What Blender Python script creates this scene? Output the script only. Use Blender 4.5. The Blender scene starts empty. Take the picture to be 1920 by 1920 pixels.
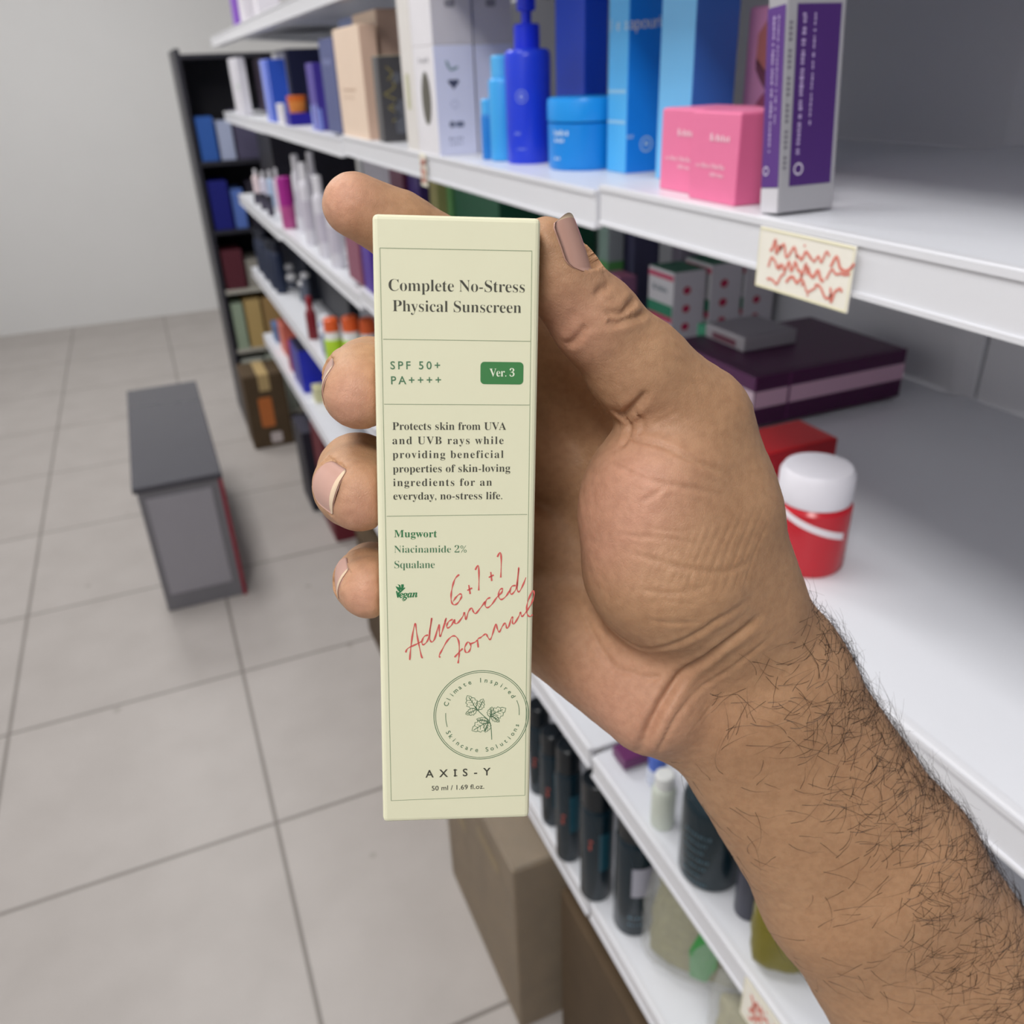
import bpy, bmesh, math, random
import numpy as np
from mathutils import Vector, Matrix

SC = bpy.context.scene
COL = SC.collection
random.seed(7)

# ------------------------------------------------------------------ camera
F_PX = 1567.0                       # focal length for a 1920 px wide frame
AX = np.array([[0.91923797, -0.2121119, 0.3316777],      # rows: world X, Y, Z seen in the camera's
               [-0.39213903, -0.41828163, 0.81930914],   # right / down / forward directions
               [-0.03505053, -0.88320384, -0.46767771]])
EYE = np.array([0.0, 0.0, 1.5])
cam = bpy.data.cameras.new('camera')
cam.sensor_width = 36.0
cam.lens = 36.0 * F_PX / 1920.0
cam.clip_start = 0.01
cam.clip_end = 60
cam.dof.use_dof = True
cam.dof.focus_distance = 0.205
cam.dof.aperture_fstop = 17.0
cam_ob = bpy.data.objects.new('camera', cam)
COL.objects.link(cam_ob)
cam_ob.matrix_world = Matrix([[AX[i][0], -AX[i][1], -AX[i][2], EYE[i]] for i in range(3)] + [[0, 0, 0, 1]])
SC.camera = cam_ob

# ------------------------------------------------------------------ light and exposure
SC.view_settings.view_transform = 'Standard'
SC.view_settings.look = 'None'
SC.view_settings.gamma = 1.0
SC.view_settings.use_curve_mapping = False
SC.view_settings.exposure = 0.0
world = bpy.data.worlds.new('shop_air')
SC.world = world
world.use_nodes = True
bg = world.node_tree.nodes['Background']
bg.inputs[0].default_value = (0.93, 0.95, 1.0, 1)
bg.inputs[1].default_value = 0.0

def area_light(name, loc, sx, sy, power, col=(1, 0.985, 0.965), rot=(0, 0, 0)):
    l = bpy.data.lights.new(name, 'AREA')
    l.shape = 'RECTANGLE'
    l.size, l.size_y = sx, sy
    l.energy = power
    l.color = col
    o = bpy.data.objects.new(name, l)
    o.location = loc
    o.rotation_euler = rot
    COL.objects.link(o)

for x, y, watts in ((-0.80, -0.95, 42), (-0.35, 0.9, 14), (-0.35, 2.8, 25), (-0.35, 4.7, 25)):     # the shop's ceiling panels
    area_light('ceiling_panel_light', (x, y, 2.95), 0.5, 0.9, watts)

# sizes and places, in metres (carton print in millimetres)
L = {'badge': [(23.65, 31.27), (33.41, 36.27)],
 'bag': (0.4622, 0.5313, 0.475, 0.0616, 0.141),
 'balls': [(0.45, 3.2315, 0.815, 0.0197, 0.0618), (0.45, 3.2075, 0.815, 0.0256, 0.0138), (0.45, 2.9712, 0.815, 0.0184, 0.0538), (0.45, 2.91, 0.815, 0.0161, 0.0923)],
 'beige': (0.3756, 1.4948, 1.404, 0.0285, 0.1878, 0.1677),
 'beige_back': (0.4141, 1.5248, 1.404, 0.08, 0.1878, 0.19),
 'black_s2': (0.62, 4.976, 1.11, 0.1268, 0.2096, 0.154),
 'blue_d1': (0.456, 0.6777, 1.404, 0.0443, 0.0532, 0.196),
 'blue_d2': (0.452, 0.7804, 1.404, 0.0371, 0.0384, 0.196),
 'blue_d3': (0.5, 0.9613, 1.404, 0.0303, 0.0761, 0.197),
 'blue_n': (0.3487, 2.4816, 1.398, 0.0458, 0.1901, 0.1468),
 'blueb': (0.411, 0.6092, 0.752, 0.0094, 0.0312),
 'bluebag': (0.3807, 2.8422, 0.535, 0.0727, 0.245, 0.1579),
 'bluesmall': (0.3622, 3.5548, 0.535, 0.0307, 0.2173, 0.0631),
 'bluewhite': (0.3827, 2.4115, 0.815, 0.02, 0.0878),
 'carton1': (0.3101, 0.8024, 0, 0.36, 0.4, 0.425),
 'carton_frame': {'H': 145.0,
                  'T0': [-30.252, -64.538, 180.59],
                  'W': 36.706,
                  'n': [-0.0815, -0.1947, 0.9775],
                  'u': [0.9966, -0.0024, 0.0826],
                  'v': [-0.0138, 0.9809, 0.1943]},
 'circle': [(24.42, 116.74), (12.95, 116.47), (36.02, 117.02), (24.34, 105.19), (24.49, 128.59)],
 'coral': (0.4047, 3.3606, 0.535, 0.0339, 0.1852, 0.1185),
 'dark': (0.3793, 1.4118, 1.404, 0.0468, 0.0323, 0.1213),
 'dark_bottles': [(0.3876, 3.2434, 1.11, 0.0113, 0.0361), (0.3868, 3.0737, 1.11, 0.0108, 0.0531), (0.3842, 2.9072, 1.11, 0.0103, 0.0634)],
 'dark_tall_bottles': [(0.4057, 0.6339, 0.475, 0.0269, 0.2265), (0.3827, 0.6968, 0.475, 0.0222, 0.2688), (0.3776, 0.7717, 0.47, 0.018, 0.2161),
                       (0.3855, 0.8401, 0.47, 0.0172, 0.18), (0.3937, 0.9057, 0.47, 0.0162, 0.1755)],
 'darkfar': (0.55, 5.0579, 1.396, 0.0763, 0.1996, 0.2644),
 'dashes': [[(15.68, 115.96), (15.72, 117.79), (16.04, 119.59)], [(33.07, 113.01), (33.64, 114.81), (33.74, 116.92)]],
 'dots1': (0.6868, 1.0379, 1.126, 0.0578, 0.0687, 0.1069),
 'dots2': (0.7468, 1.0243, 1.126, 0.0682, 0.0167, 0.1116),
 'dots3': (0.7618, 0.9487, 1.126, 0.0453, 0.0074, 0.1087),
 'frame': [[(1.56, 7.15), (34.86, 7.03)], [(1.96, 26.61), (34.95, 26.6)], [(1.96, 40.98), (34.93, 40.89)], [(2.12, 66.79), (34.85, 66.45)],
           [(2.13, 138.92), (35.52, 138.59)], [(1.56, 7.15), (2.13, 138.92)], [(34.86, 7.03), (35.52, 138.59)]],
 'green_big': (0.62, 1.4868, 1.126, 0.1844, 0.3002, 0.23),
 'green_light': (0.6, 1.7452, 1.126, 0.0147, 0.0381, 0.22),
 'green_stand': (0.63, 0.8661, 1.126, 0.0192, 0.0269, 0.0762),
 'green_top': (0.47, 3.4, 1.643, 0.0144, 0.0699, 0.15),
 'greyflat': (0.628, 0.7921, 1.1905, 0.0777, 0.0792, 0.0176),
 'greywhite': (0.3926, 0.5577, 0.7465, 0.0136, 0.0748),
 'hand_writing': [[(18.92, 80.89), (17.98, 81.86), (17.39, 83.58), (17.03, 85.55), (17.03, 87.28), (17.5, 88.28), (18.34, 88.16), (19.17, 87.05), (19.52, 86.07),
                   (19.05, 85.69), (18.1, 86.55), (17.5, 87.53)],
                  [(20.83, 84.84), (22.01, 84.24)], [(21.18, 83.49), (21.54, 85.72)], [(22.7, 79.82), (23.41, 78.73), (23.59, 81.18), (23.56, 84.87)],
                  [(25.92, 81.69), (27.1, 81.09)], [(26.38, 80.34), (26.64, 82.56)], [(27.89, 76.68), (28.59, 75.59), (28.85, 77.3), (28.78, 81.72)],
                  [(7.07, 102.06), (7.33, 99.15), (7.85, 95.39), (8.46, 92.89), (8.8, 95.4), (9.37, 98.68), (9.94, 101.35), (10.23, 101.49)],
                  [(6.13, 100.15), (6.62, 99.14), (8.54, 98.16), (9.97, 97.43)],
                  [(11.53, 95.82), (10.58, 96.18), (10.02, 97.43), (10.25, 98.24), (11.04, 97.7), (11.7, 96.2), (12.39, 91.57), (11.94, 94.44), (11.88, 96.7),
                   (12.36, 97.59), (13.08, 96.72), (14.09, 93.22), (14.16, 94.98), (14.39, 96.24), (15.0, 94.49), (15.84, 91.62), (15.52, 92.74), (15.71, 92.99)],
                  [(17.38, 91.96), (16.43, 92.5), (15.95, 93.5), (16.19, 94.13), (17.03, 93.51), (17.86, 92.02), (17.86, 92.9), (18.58, 92.91), (19.77, 91.3),
                   (20.2, 90.3), (20.49, 92.06), (21.15, 90.06), (21.91, 89.2), (22.28, 90.08), (22.88, 90.59), (24.07, 89.1), (25.13, 87.62)],
                  [(26.32, 86.64), (25.49, 87.13), (25.07, 88.37), (25.62, 89.17), (26.69, 88.39), (27.87, 86.66), (29.01, 85.48), (29.24, 84.49), (28.53, 84.88),
                   (28.3, 86.41), (28.96, 87.17), (30.03, 86.43), (30.97, 84.95)],
                  [(32.39, 83.73), (31.43, 83.96), (31.02, 85.2), (31.46, 85.88), (32.4, 84.72), (32.85, 82.74), (33.04, 79.29), (32.73, 82.74), (32.76, 84.72),
                   (33.25, 85.27), (34.07, 83.74), (34.8, 81.77)],
                  [(14.38, 101.56), (14.14, 101.05), (14.74, 99.79), (15.95, 97.53), (17.14, 96.28), (18.1, 96.3), (18.82, 97.57), (18.95, 100.11), (18.83, 101.89),
                   (18.66, 103.12)],
                  [(17.82, 101.57), (18.83, 100.36), (19.79, 99.36)],
                  [(20.87, 97.81), (20.27, 99.12), (20.52, 100.34), (21.29, 100.15), (21.76, 98.89), (21.35, 97.87), (20.87, 97.81)],
                  [(21.59, 98.25), (22.8, 97.76), (23.27, 97.26)],
                  [(23.53, 99.17), (23.39, 97.14), (24.11, 96.64), (24.95, 95.95), (25.43, 95.78), (25.8, 96.54), (26.41, 97.19), (27.0, 95.67), (27.7, 93.29),
                   (28.07, 94.43), (28.57, 95.32), (29.28, 93.94), (29.99, 93.07), (30.37, 94.33), (30.85, 93.96), (31.42, 91.95), (31.78, 91.71), (31.73, 92.97),
                   (32.17, 93.27), (33.23, 91.47), (33.65, 90.42), (33.95, 91.48), (34.71, 90.74), (35.61, 89.37), (36.43, 87.75), (36.87, 86.01), (36.5, 85.06),
                   (35.68, 86.75), (35.16, 88.74), (35.2, 90.75), (35.84, 91.51), (36.61, 91.07)]],
 'jar': (0.4514, 0.8652, 1.404, 0.0402, 0.0689),
 'leaves': [((22.88, 114.95), (20.91, 111.51), 1.0), ((23.5, 115.36), (24.83, 112.46), 0.95), ((23.25, 115.35), (20.51, 116.34), 0.9),
            ((26.51, 117.27), (26.98, 114.6), 0.95), ((26.83, 117.01), (30.43, 115.05), 1.05), ((26.95, 117.02), (28.89, 118.57), 0.9),
            ((26.1, 118.45), (23.22, 117.72), 0.8), ((25.98, 118.58), (22.1, 120.73), 1.05), ((26.38, 118.72), (25.36, 121.26), 0.9)],
 'lightblue_small': (0.4047, 1.0271, 1.404, 0.0084, 0.0665),
 'lightblue_tall': (0.4154, 1.0021, 1.404, 0.017, 0.111),
 'lotion': (0.3435, 2.1595, 0.815, 0.0182, 0.1364),
 'magenta': (0.3882, 2.6243, 1.11, 0.0203, 0.1409),
 'maroon_tall': (0.55, 1.9407, 1.126, 0.0325, 0.1358, 0.22),
 'mauve': (0.3583, 1.6763, 1.126, 0.0305, 0.1136, 0.0905),
 'navy': (0.3768, 1.6967, 1.404, 0.0325, 0.1216, 0.1577),
 'navy_back': (0.4193, 1.6967, 1.404, 0.06, 0.1216, 0.19),
 'navy_bottles': [(0.379, 3.364, 0.815, 0.0183, 0.0998), (0.3816, 3.2122, 0.815, 0.0195, 0.1203), (0.3839, 3.0699, 0.815, 0.0188, 0.1252)],
 'navybig': (0.4064, 0.4861, 0.7465, 0.0334, 0.1415),
 'olive': (0.392, 0.3658, 0.7465, 0.0231, 0.1254),
 'olive_strip': (0.58, 1.7508, 1.126, 0.0146, 0.0575, 0.2),
 'orange_cap_bottles': [(0.3951, 2.1876, 0.815, 0.0241, 0.1284), (0.4308, 2.1186, 0.815, 0.025, 0.1449), (0.4655, 2.0749, 0.815, 0.0247, 0.1447)],
 'orange_tub': (0.3925, 2.2836, 1.4247, 0.022, 0.038),
 'paleyellow': (0.4036, 2.7513, 0.535, 0.0255, 0.1234, 0.0494),
 'pastel_bottles': [(0.398, 3.5173, 1.11, 0.0142, 0.0914), (0.3941, 3.2898, 1.11, 0.0134, 0.1022), (0.3966, 3.1283, 1.11, 0.0128, 0.1181),
                    (0.3973, 2.9815, 1.11, 0.0123, 0.1359)],
 'pink_far': (0.3944, 0.568, 1.4095, 0.026, 0.0569, 0.0594),
 'pink_near': (0.3824, 0.5081, 1.4095, 0.026, 0.0569, 0.0594),
 'pink_picture': (0.52, 0.6233, 1.404, 0.03, 0.0684, 0.1355),
 'pinkitem': (0.66, 1.1381, 1.126, 0.039, 0.0435, 0.0854),
 'pump': (0.4282, 0.9602, 1.404, 0.0255, 0.1152),
 'purple': (0.3881, 1.9605, 1.398, 0.0276, 0.0748, 0.1284),
 'purple_big': (0.5853, 0.7121, 1.13, 0.1164, 0.1034, 0.0595),
 'purple_s2': (0.37, 1.5955, 1.126, 0.019, 0.067, 0.0838),
 'purple_tall': (0.56, 1.8077, 1.126, 0.0236, 0.0943, 0.22),
 'purplesilver': (0.3785, 0.448, 1.4095, 0.0261, 0.0175, 0.185),
 'red_carton': (0.5, 0.5856, 1.13, 0.062, 0.021, 0.0556),
 'redbottle': (0.3646, 2.4784, 0.815, 0.0157, 0.1247),
 'redjar': (0.4387, 0.4581, 1.13, 0.0258, 0.0621),
 'serif_bars': [[(17.58, 131.15), (18.47, 131.15)], [(17.63, 132.72), (18.52, 132.7)]],
 'slate': (0.73, 1.2335, 1.126, 0.0263, 0.0423, 0.2),
 'slateb': (0.4107, 0.4276, 0.7465, 0.0137, 0.0821),
 'smallnavy': (0.3649, 2.2489, 1.398, 0.0552, 0.0695, 0.0267),
 'stem': [[(27.01, 123.25), (26.81, 120.18), (26.35, 118.32), (24.74, 116.7), (23.01, 114.82), (22.14, 113.23), (21.28, 111.91)],
          [(26.35, 118.32), (26.59, 117.27), (27.19, 116.5), (29.65, 115.37)], [(26.27, 118.45), (24.51, 119.33), (22.54, 120.6)],
          [(23.5, 115.49), (24.23, 114.06), (24.71, 112.9)], [(23.13, 115.22), (21.91, 115.84), (20.81, 116.21)], [(27.2, 117.02), (27.95, 117.83), (28.69, 118.38)],
          [(26.59, 117.27), (26.7, 115.96), (26.81, 114.91)], [(26.35, 118.58), (25.74, 119.63), (25.46, 120.94)], [(25.98, 118.31), (24.5, 118.01), (23.39, 117.98)]],
 'text': {'axis': (10.65, 132.96, 26.84, 132.79, 2.01),
          'ml': (12.17, 136.53, 25.25, 136.42, 1.27),
          'mug': (3.78, 71.79, 13.7, 71.84, 1.74),
          'nia': (3.73, 75.51, 20.68, 75.57, 1.73),
          'pa': (3.59, 36.5, 14.79, 36.3, 1.78),
          'para': [(3.73, 46.77, 29.65, 46.62, 1.75), (3.69, 50.03, 29.07, 49.88, 1.76), (3.69, 53.25, 29.11, 53.1, 1.77), (3.71, 56.55, 30.71, 56.32, 1.78),
                   (3.71, 59.74, 26.48, 59.62, 1.79), (3.72, 62.9, 28.92, 62.81, 1.8)],
          'spf': (3.48, 33.17, 14.58, 33.05, 1.76),
          'squ': (3.75, 79.26, 13.15, 79.29, 1.82),
          't1': (3.33, 16.15, 33.41, 15.95, 2.55),
          't2': (4.14, 20.53, 32.7, 20.42, 2.47),
          'vegan': (4.99, 86.4, 9.06, 86.25, 1.11),
          'ver': (25.71, 34.55, 31.39, 34.49, 1.81)},
 'vegan_leaf': [[(5.13, 84.8), (4.79, 83.94), (3.92, 83.64), (4.31, 84.43), (4.77, 85.04)], [(4.94, 84.68), (4.67, 83.45), (4.33, 83.15), (5.03, 83.33), (5.32, 84.44)],
                [(5.25, 84.68), (5.26, 83.21), (5.85, 83.17), (5.89, 83.71), (5.48, 84.68)],
                [(4.42, 85.04), (4.29, 86.39), (4.59, 86.52), (4.93, 85.41), (6.26, 84.08), (5.96, 83.95), (4.7, 85.17)],
                [(4.0, 84.91), (4.31, 84.72), (4.45, 86.39), (4.29, 86.39)], [(5.34, 86.77), (5.8, 87.15), (6.4, 86.78), (6.16, 87.2), (5.68, 87.34)]],
 'violet_top': (0.44, 3.4324, 1.643, 0.0234, 0.3793, 0.17),
 'violetflat': (0.3867, 0.6391, 0.752, 0.0295, 0.0195, 0.0189),
 'white_bottles': [(0.3771, 2.1157, 1.11, 0.0168, 0.1867), (0.3815, 2.3091, 1.11, 0.0167, 0.2017), (0.3764, 1.979, 1.11, 0.0159, 0.165),
                   (0.3999, 2.5248, 1.11, 0.0151, 0.2056), (0.4108, 2.3497, 1.11, 0.0142, 0.2222)],
 'white_h0': (0.372, 1.1991, 1.404, 0.017, 0.0554, 0.19),
 'white_h1': (0.3709, 1.1158, 1.404, 0.0533, 0.0845, 0.1255),
 'white_h2': (0.4272, 1.1198, 1.404, 0.0533, 0.0845, 0.1255),
 'white_low': (0.3716, 2.409, 1.398, 0.0136, 0.0867, 0.0456),
 'white_o': (0.44, 2.7194, 1.398, 0.0246, 0.0748, 0.1652),
 'white_p': (0.379, 3.1431, 1.398, 0.0292, 0.2943, 0.1665),
 'white_top': (0.48, 3.0557, 1.643, 0.0657, 0.2347, 0.15),
 'white_u1': (0.3709, 1.1158, 1.5295, 0.0533, 0.0845, 0.07),
 'white_u2': (0.4262, 1.1198, 1.5295, 0.0533, 0.0845, 0.07),
 'whitegreen': (0.7, 1.2579, 1.126, 0.0199, 0.0347, 0.1514)}

# ------------------------------------------------------------------ helpers
def lin(c):
    if isinstance(c, str):
        c = tuple(int(c[i:i + 2], 16) / 255 for i in (0, 2, 4))
    return tuple(x / 12.92 if x <= 0.04045 else ((x + 0.055) / 1.055) ** 2.4 for x in c)

MATS = {}
def mat(name, col, rough=0.5, var=0.04, scale=30.0, metal=0.0, spec=0.4, bump=0.0, coat=0.0):
    """plain painted / printed / plastic surface with a little procedural unevenness"""
    if name in MATS:
        return MATS[name]
    m = bpy.data.materials.new(name)
    m.use_nodes = True
    nt = m.node_tree
    b = nt.nodes['Principled BSDF']
    c = lin(col)
    tc = nt.nodes.new('ShaderNodeTexCoord')
    nz = nt.nodes.new('ShaderNodeTexNoise')
    nz.inputs['Scale'].default_value = scale
    nz.inputs['Detail'].default_value = 4
    nt.links.new(tc.outputs['Object'], nz.inputs['Vector'])
    mx = nt.nodes.new('ShaderNodeMix')
    mx.data_type = 'RGBA'
    mx.inputs[6].default_value = (*[x * (1 - var) for x in c], 1)
    mx.inputs[7].default_value = (*[min(1, x * (1 + var)) for x in c], 1)
    nt.links.new(nz.outputs['Fac'], mx.inputs[0])
    nt.links.new(mx.outputs[2], b.inputs['Base Color'])
    b.inputs['Roughness'].default_value = rough
    b.inputs['Metallic'].default_value = metal
    b.inputs['Specular IOR Level'].default_value = spec
    b.inputs['Coat Weight'].default_value = coat
    if bump:
        bp = nt.nodes.new('ShaderNodeBump')
        bp.inputs['Strength'].default_value = bump
        bp.inputs['Distance'].default_value = 0.001
        nt.links.new(nz.outputs['Fac'], bp.inputs['Height'])
        nt.links.new(bp.outputs['Normal'], b.inputs['Normal'])
    MATS[name] = m
    return m

def hexmat(h, rough=0.45, **k):
    return mat('print_' + h + ('' if rough == 0.45 else '_%d' % (rough * 100)), h, rough, **k)

def mesh_from(verts, faces, name):
    me = bpy.data.meshes.new(name)
    me.from_pydata([tuple(v) for v in verts], [], faces)
    return me

def link(name, me, mats, parent=None, loc=(0, 0, 0), smooth=False):
    o = bpy.data.objects.new(name, me)
    for m in (mats if isinstance(mats, (list, tuple)) else [mats]):
        me.materials.append(m)
    if smooth:
        me.shade_smooth()
    COL.objects.link(o)
    o.location = loc
    if parent is not None:
        o.parent = parent
    return o

def tag(o, label=None, cat=None, group=None, kind=None):
    if label: o['label'] = label
    if cat: o['category'] = cat
    if group: o['group'] = group
    if kind: o['kind'] = kind
    return o

def bm_mesh(bm, name):
    me = bpy.data.meshes.new(name)
    bm.normal_update()
    bm.to_mesh(me)
    bm.free()
    return me

def box_bm(x0, y0, z0, x1, y1, z1, bevel=0.0, seg=2, bm=None):
    bm = bm or bmesh.new()
    r = bmesh.ops.create_cube(bm, size=1.0)
    for v in r['verts']:
        v.co = Vector((x0 + (v.co.x + .5) * (x1 - x0), y0 + (v.co.y + .5) * (y1 - y0), z0 + (v.co.z + .5) * (z1 - z0)))
    if bevel:
        ed = list({e for v in r['verts'] for e in v.link_edges})
        bmesh.ops.bevel(bm, geom=ed, offset=bevel, segments=seg, profile=0.5, affect='EDGES')
    return bm

def structure(name, bm, m, parent=None):
    o = link(name, bm_mesh(bm, name), m, parent)
    if parent is None:
        o['kind'] = 'structure'
    return o

# ---- flat print (text, strokes, patches) on a plane: P(u, v) -> point, u right, v down, in metres
def stroke_verts(pts, w, closed=False):
    pts = [np.array(p, float) for p in pts]
    V, Fc = [], []
    n = len(pts)
    for i in range(n):
        a = pts[max(i - 1, 0)] if not closed else pts[i - 1]
        b = pts[min(i + 1, n - 1)] if not closed else pts[(i + 1) % n]
        d = b - a
        d = d / (np.linalg.norm(d) + 1e-9)
        nn = np.array([-d[1], d[0]])
        ww = w[i] if hasattr(w, '__len__') else w
        V += [pts[i] + nn * ww / 2, pts[i] - nn * ww / 2]
    for i in range(n if closed else n - 1):
        j = (i + 1) % n
        Fc.append((2 * i, 2 * i + 1, 2 * j + 1, 2 * j))
    return V, Fc

def smooth_path(pts, k=4):
    pts = [np.array(p, float) for p in pts]
    if len(pts) < 3:
        return pts
    out = []
    for i in range(len(pts) - 1):
        p0, p1, p2, p3 = pts[max(i - 1, 0)], pts[i], pts[i + 1], pts[min(i + 2, len(pts) - 1)]
        for t in np.linspace(0, 1, k, endpoint=False):
            out.append(0.5 * ((2 * p1) + (-p0 + p2) * t + (2 * p0 - 5 * p1 + 4 * p2 - p3) * t * t + (-p0 + 3 * p1 - 3 * p2 + p3) * t ** 3))
    out.append(pts[-1])
    return out

def serif(s):
    """the serif alphabet of the built-in font set"""
    o = ''
    for c in s:
        if 'a' <= c <= 'z': o += chr(0x1D41A + ord(c) - 97)
        elif 'A' <= c <= 'Z': o += chr(0x1D400 + ord(c) - 65)
        elif '0' <= c <= '9': o += chr(0x1D7CE + ord(c) - 48)
        else: o += c
    return o

def italic(s):
    o = ''
    for c in s:
        if 'a' <= c <= 'z': o += chr(0x1D482 + ord(c) - 97)
        elif 'A' <= c <= 'Z': o += chr(0x1D468 + ord(c) - 65)
        else: o += c
    return o

_TXT = {}
def text_geo(body, space=1.0, offset=0.0):
    key = (body, space, offset)
    if key in _TXT:
        return _TXT[key]
    c = bpy.data.curves.new('lettering', 'FONT')
    c.body = body
    c.space_character = space
    c.offset = offset
    c.resolution_u = 3
    o = bpy.data.objects.new('lettering', c)
    COL.objects.link(o)
    dg = bpy.context.evaluated_depsgraph_get()
    ev = o.evaluated_get(dg)
    me = ev.to_mesh()
    V = np.array([v.co[:2] for v in me.vertices]) if len(me.vertices) else np.zeros((0, 2))
    Fc = [tuple(p.vertices) for p in me.polygons]
    ev.to_mesh_clear()
    bpy.data.objects.remove(o)
    bpy.data.curves.remove(c)
    _TXT[key] = (V, Fc)
    return V, Fc

def fit_text(body, u0, v0, u1, v1, cap, offset=0.0, capunit=None, fixed=True):
    """text from (u0,v0) to (u1,v1) along its baseline, capital height cap; tracked to fill the width"""
    capunit = capunit or (0.69 if ord(body[0]) > 0x2000 else 0.70)
    s = cap / capunit
    L = math.hypot(u1 - u0, v1 - v0)
    wd = lambda V: V[:, 0].max() - V[:, 0].min()
    w1 = wd(text_geo(body, 1.0, offset)[0]) * s
    w2 = wd(text_geo(body, 1.2, offset)[0]) * s
    sp = 1.0 + 0.2 * (L - w1) / max(w2 - w1, 1e-9)
    sx = 1.0
    lo = 0.95 if fixed else 0.8
    if sp < lo:
        sp = lo
    sp = round(sp, 3)
    V, Fc = text_geo(body, sp, offset)
    V = V.copy()
    V[:, 0] -= V[:, 0].min()
    V[:, 0] *= L / V[:, 0].max()
    V[:, 1] *= s
    d = np.array([(u1 - u0) / L, (v1 - v0) / L])
    out = [(u0 + p[0] * d[0] + p[1] * d[1], v0 + p[0] * d[1] - p[1] * d[0]) for p in V]
    return out, Fc

def flat_print(name, parent, geos, P, m, label=None):
    """one mesh out of many flat (verts, faces) in print coordinates; P maps (u, v) to parent space"""
    V, Fc = [], []
    for gv, gf in geos:
        k = len(V)
        V += [P(p[0], p[1]) for p in gv]
        Fc += [tuple(i + k for i in f) for f in gf]
    o = link(name, mesh_from(V, Fc, name), m, parent)
    if label:
        o['label'] = label
    return o

def rrect(u0, v0, u1, v1, r=0.0, n=5):
    pts = []
    if r <= 0:
        pts = [(u0, v0), (u1, v0), (u1, v1), (u0, v1)]
    else:
        for cx, cy, a in ((u1 - r, v0 + r, -90), (u1 - r, v1 - r, 0), (u0 + r, v1 - r, 90), (u0 + r, v0 + r, 180)):
            for i in range(n + 1):
                t = math.radians(a + 90 * i / n)
                pts.append((cx + r * math.cos(t), cy + r * math.sin(t)))
    return pts, [tuple(range(len(pts)))]

def ellipse(cu, cv, ru, rv, n=28, rot=0):
    c, s = math.cos(rot), math.sin(rot)
    pts = [(cu + ru * math.cos(t) * c - rv * math.sin(t) * s, cv + ru * math.cos(t) * s + rv * math.sin(t) * c) for t in np.linspace(0, 2 * math.pi, n, endpoint=False)]
    return pts, [tuple(range(n))]

def ring(cu, cv, r, w, n=72):
    pts = [(cu + r * math.cos(t), cv + r * math.sin(t)) for t in np.linspace(0, 2 * math.pi, n, endpoint=False)]
    return stroke_verts(pts, w, closed=True)

# ---- products
def lathe_bm(profile, n=40, bm=None, sx=1.0, sy=1.0):
    bm = bm or bmesh.new()
    rings = []
    for r, z in profile:
        if r < 1e-6:
            rings.append([bm.verts.new((0, 0, z))])
        else:
            rings.append([bm.verts.new((r * sx * math.cos(2 * math.pi * i / n), r * sy * math.sin(2 * math.pi * i / n), z)) for i in range(n)])
    for a, b in zip(rings[:-1], rings[1:]):
        for i in range(n):
            j = (i + 1) % n
            if len(a) == 1 and len(b) > 1: bm.faces.new((a[0], b[j], b[i]))
            elif len(b) == 1 and len(a) > 1: bm.faces.new((a[i], a[j], b[0]))
            elif len(a) > 1: bm.faces.new((a[i], a[j], b[j], b[i]))
    bmesh.ops.recalc_face_normals(bm, faces=bm.faces)
    return bm

def lathe(name, profile, m, parent=None, loc=(0, 0, 0), n=40, sx=1.0, sy=1.0):
    o = link(name, bm_mesh(lathe_bm(profile, n, sx=sx, sy=sy), name), m, parent, loc, smooth=True)
    try:
        o.data.set_sharp_from_angle(angle=math.radians(35))
    except Exception:
        pass
    return o

def carton(name, L, front, side=None, top=None, label='', cat='box', group=None, rot=0.0, bevel=0.0012, lid=True):
    """a closed folding carton; front looks into the aisle (-X), side looks along it (-Y). Origin at the near front base corner"""
    X, Y, Z, dx, dy, h = L
    side = side or front  # most callers pass a darker side tone, shade painted into the colour
    top = top or front
    bm = box_bm(0, 0, 0, dx, dy, h, min(bevel, dx * .2, dy * .2, h * .2), 2)
    for f in bm.faces:
        n = f.normal
        f.material_index = 0 if abs(n.x) > 0.75 else 1 if abs(n.y) > 0.75 else 2 if abs(n.z) > .75 else (0 if abs(n.x) > .5 else 1)
    o = link(name, bm_mesh(bm, name), [front, side, top], None, (X, Y, Z))
    o.rotation_euler.z = rot
    tag(o, label, cat, group)
    if lid and min(dx, dy) > .02:      # the tuck flap of the lid, a fold line proud of the top
        fl = box_bm(dx * .04, dy * .04, h, dx * .96, dy * .96, h + .0006, 0)
        link('tuck_flap', bm_mesh(fl, 'tuck_flap'), top, o)
    return o

def on_front(dx, dy, h, e=0.0004):      # u from the left edge (far end) to the near edge, v down from the top
    return lambda u, v: (-e, dy - u, h - v)
def on_side(dx, dy, h, e=0.0004):
    return lambda u, v: (u, -e, h - v)

def on_drum(r, z1, ang, e=0.0004):      # print wrapped on a round wall: ang = direction faced, u along the wall, v down from z1
    return lambda u, v: ((r + e) * math.cos(ang + u / r), (r + e) * math.sin(ang + u / r), z1 - v)

def empty(name, loc, label, cat, group=None, rz=0.0):
    o = bpy.data.objects.new(name, None)
    o.empty_display_size = 0.02
    COL.objects.link(o)
    o.location = loc
    o.rotation_euler.z = rz
    return tag(o, label, cat, group)

def marks(u0, v0, w, h, n, seed=1):
    """a row of small strokes, print too small to read"""
    rnd = random.Random(seed)
    out = []
    u = u0
    step = w / n
    for i in range(n):
        ww = step * rnd.uniform(.35, .75)
        hh = h * rnd.uniform(.55, 1.0)
        out.append(rrect(u, v0 + h - hh, u + ww, v0 + h))
        u += step
    return out

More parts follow.
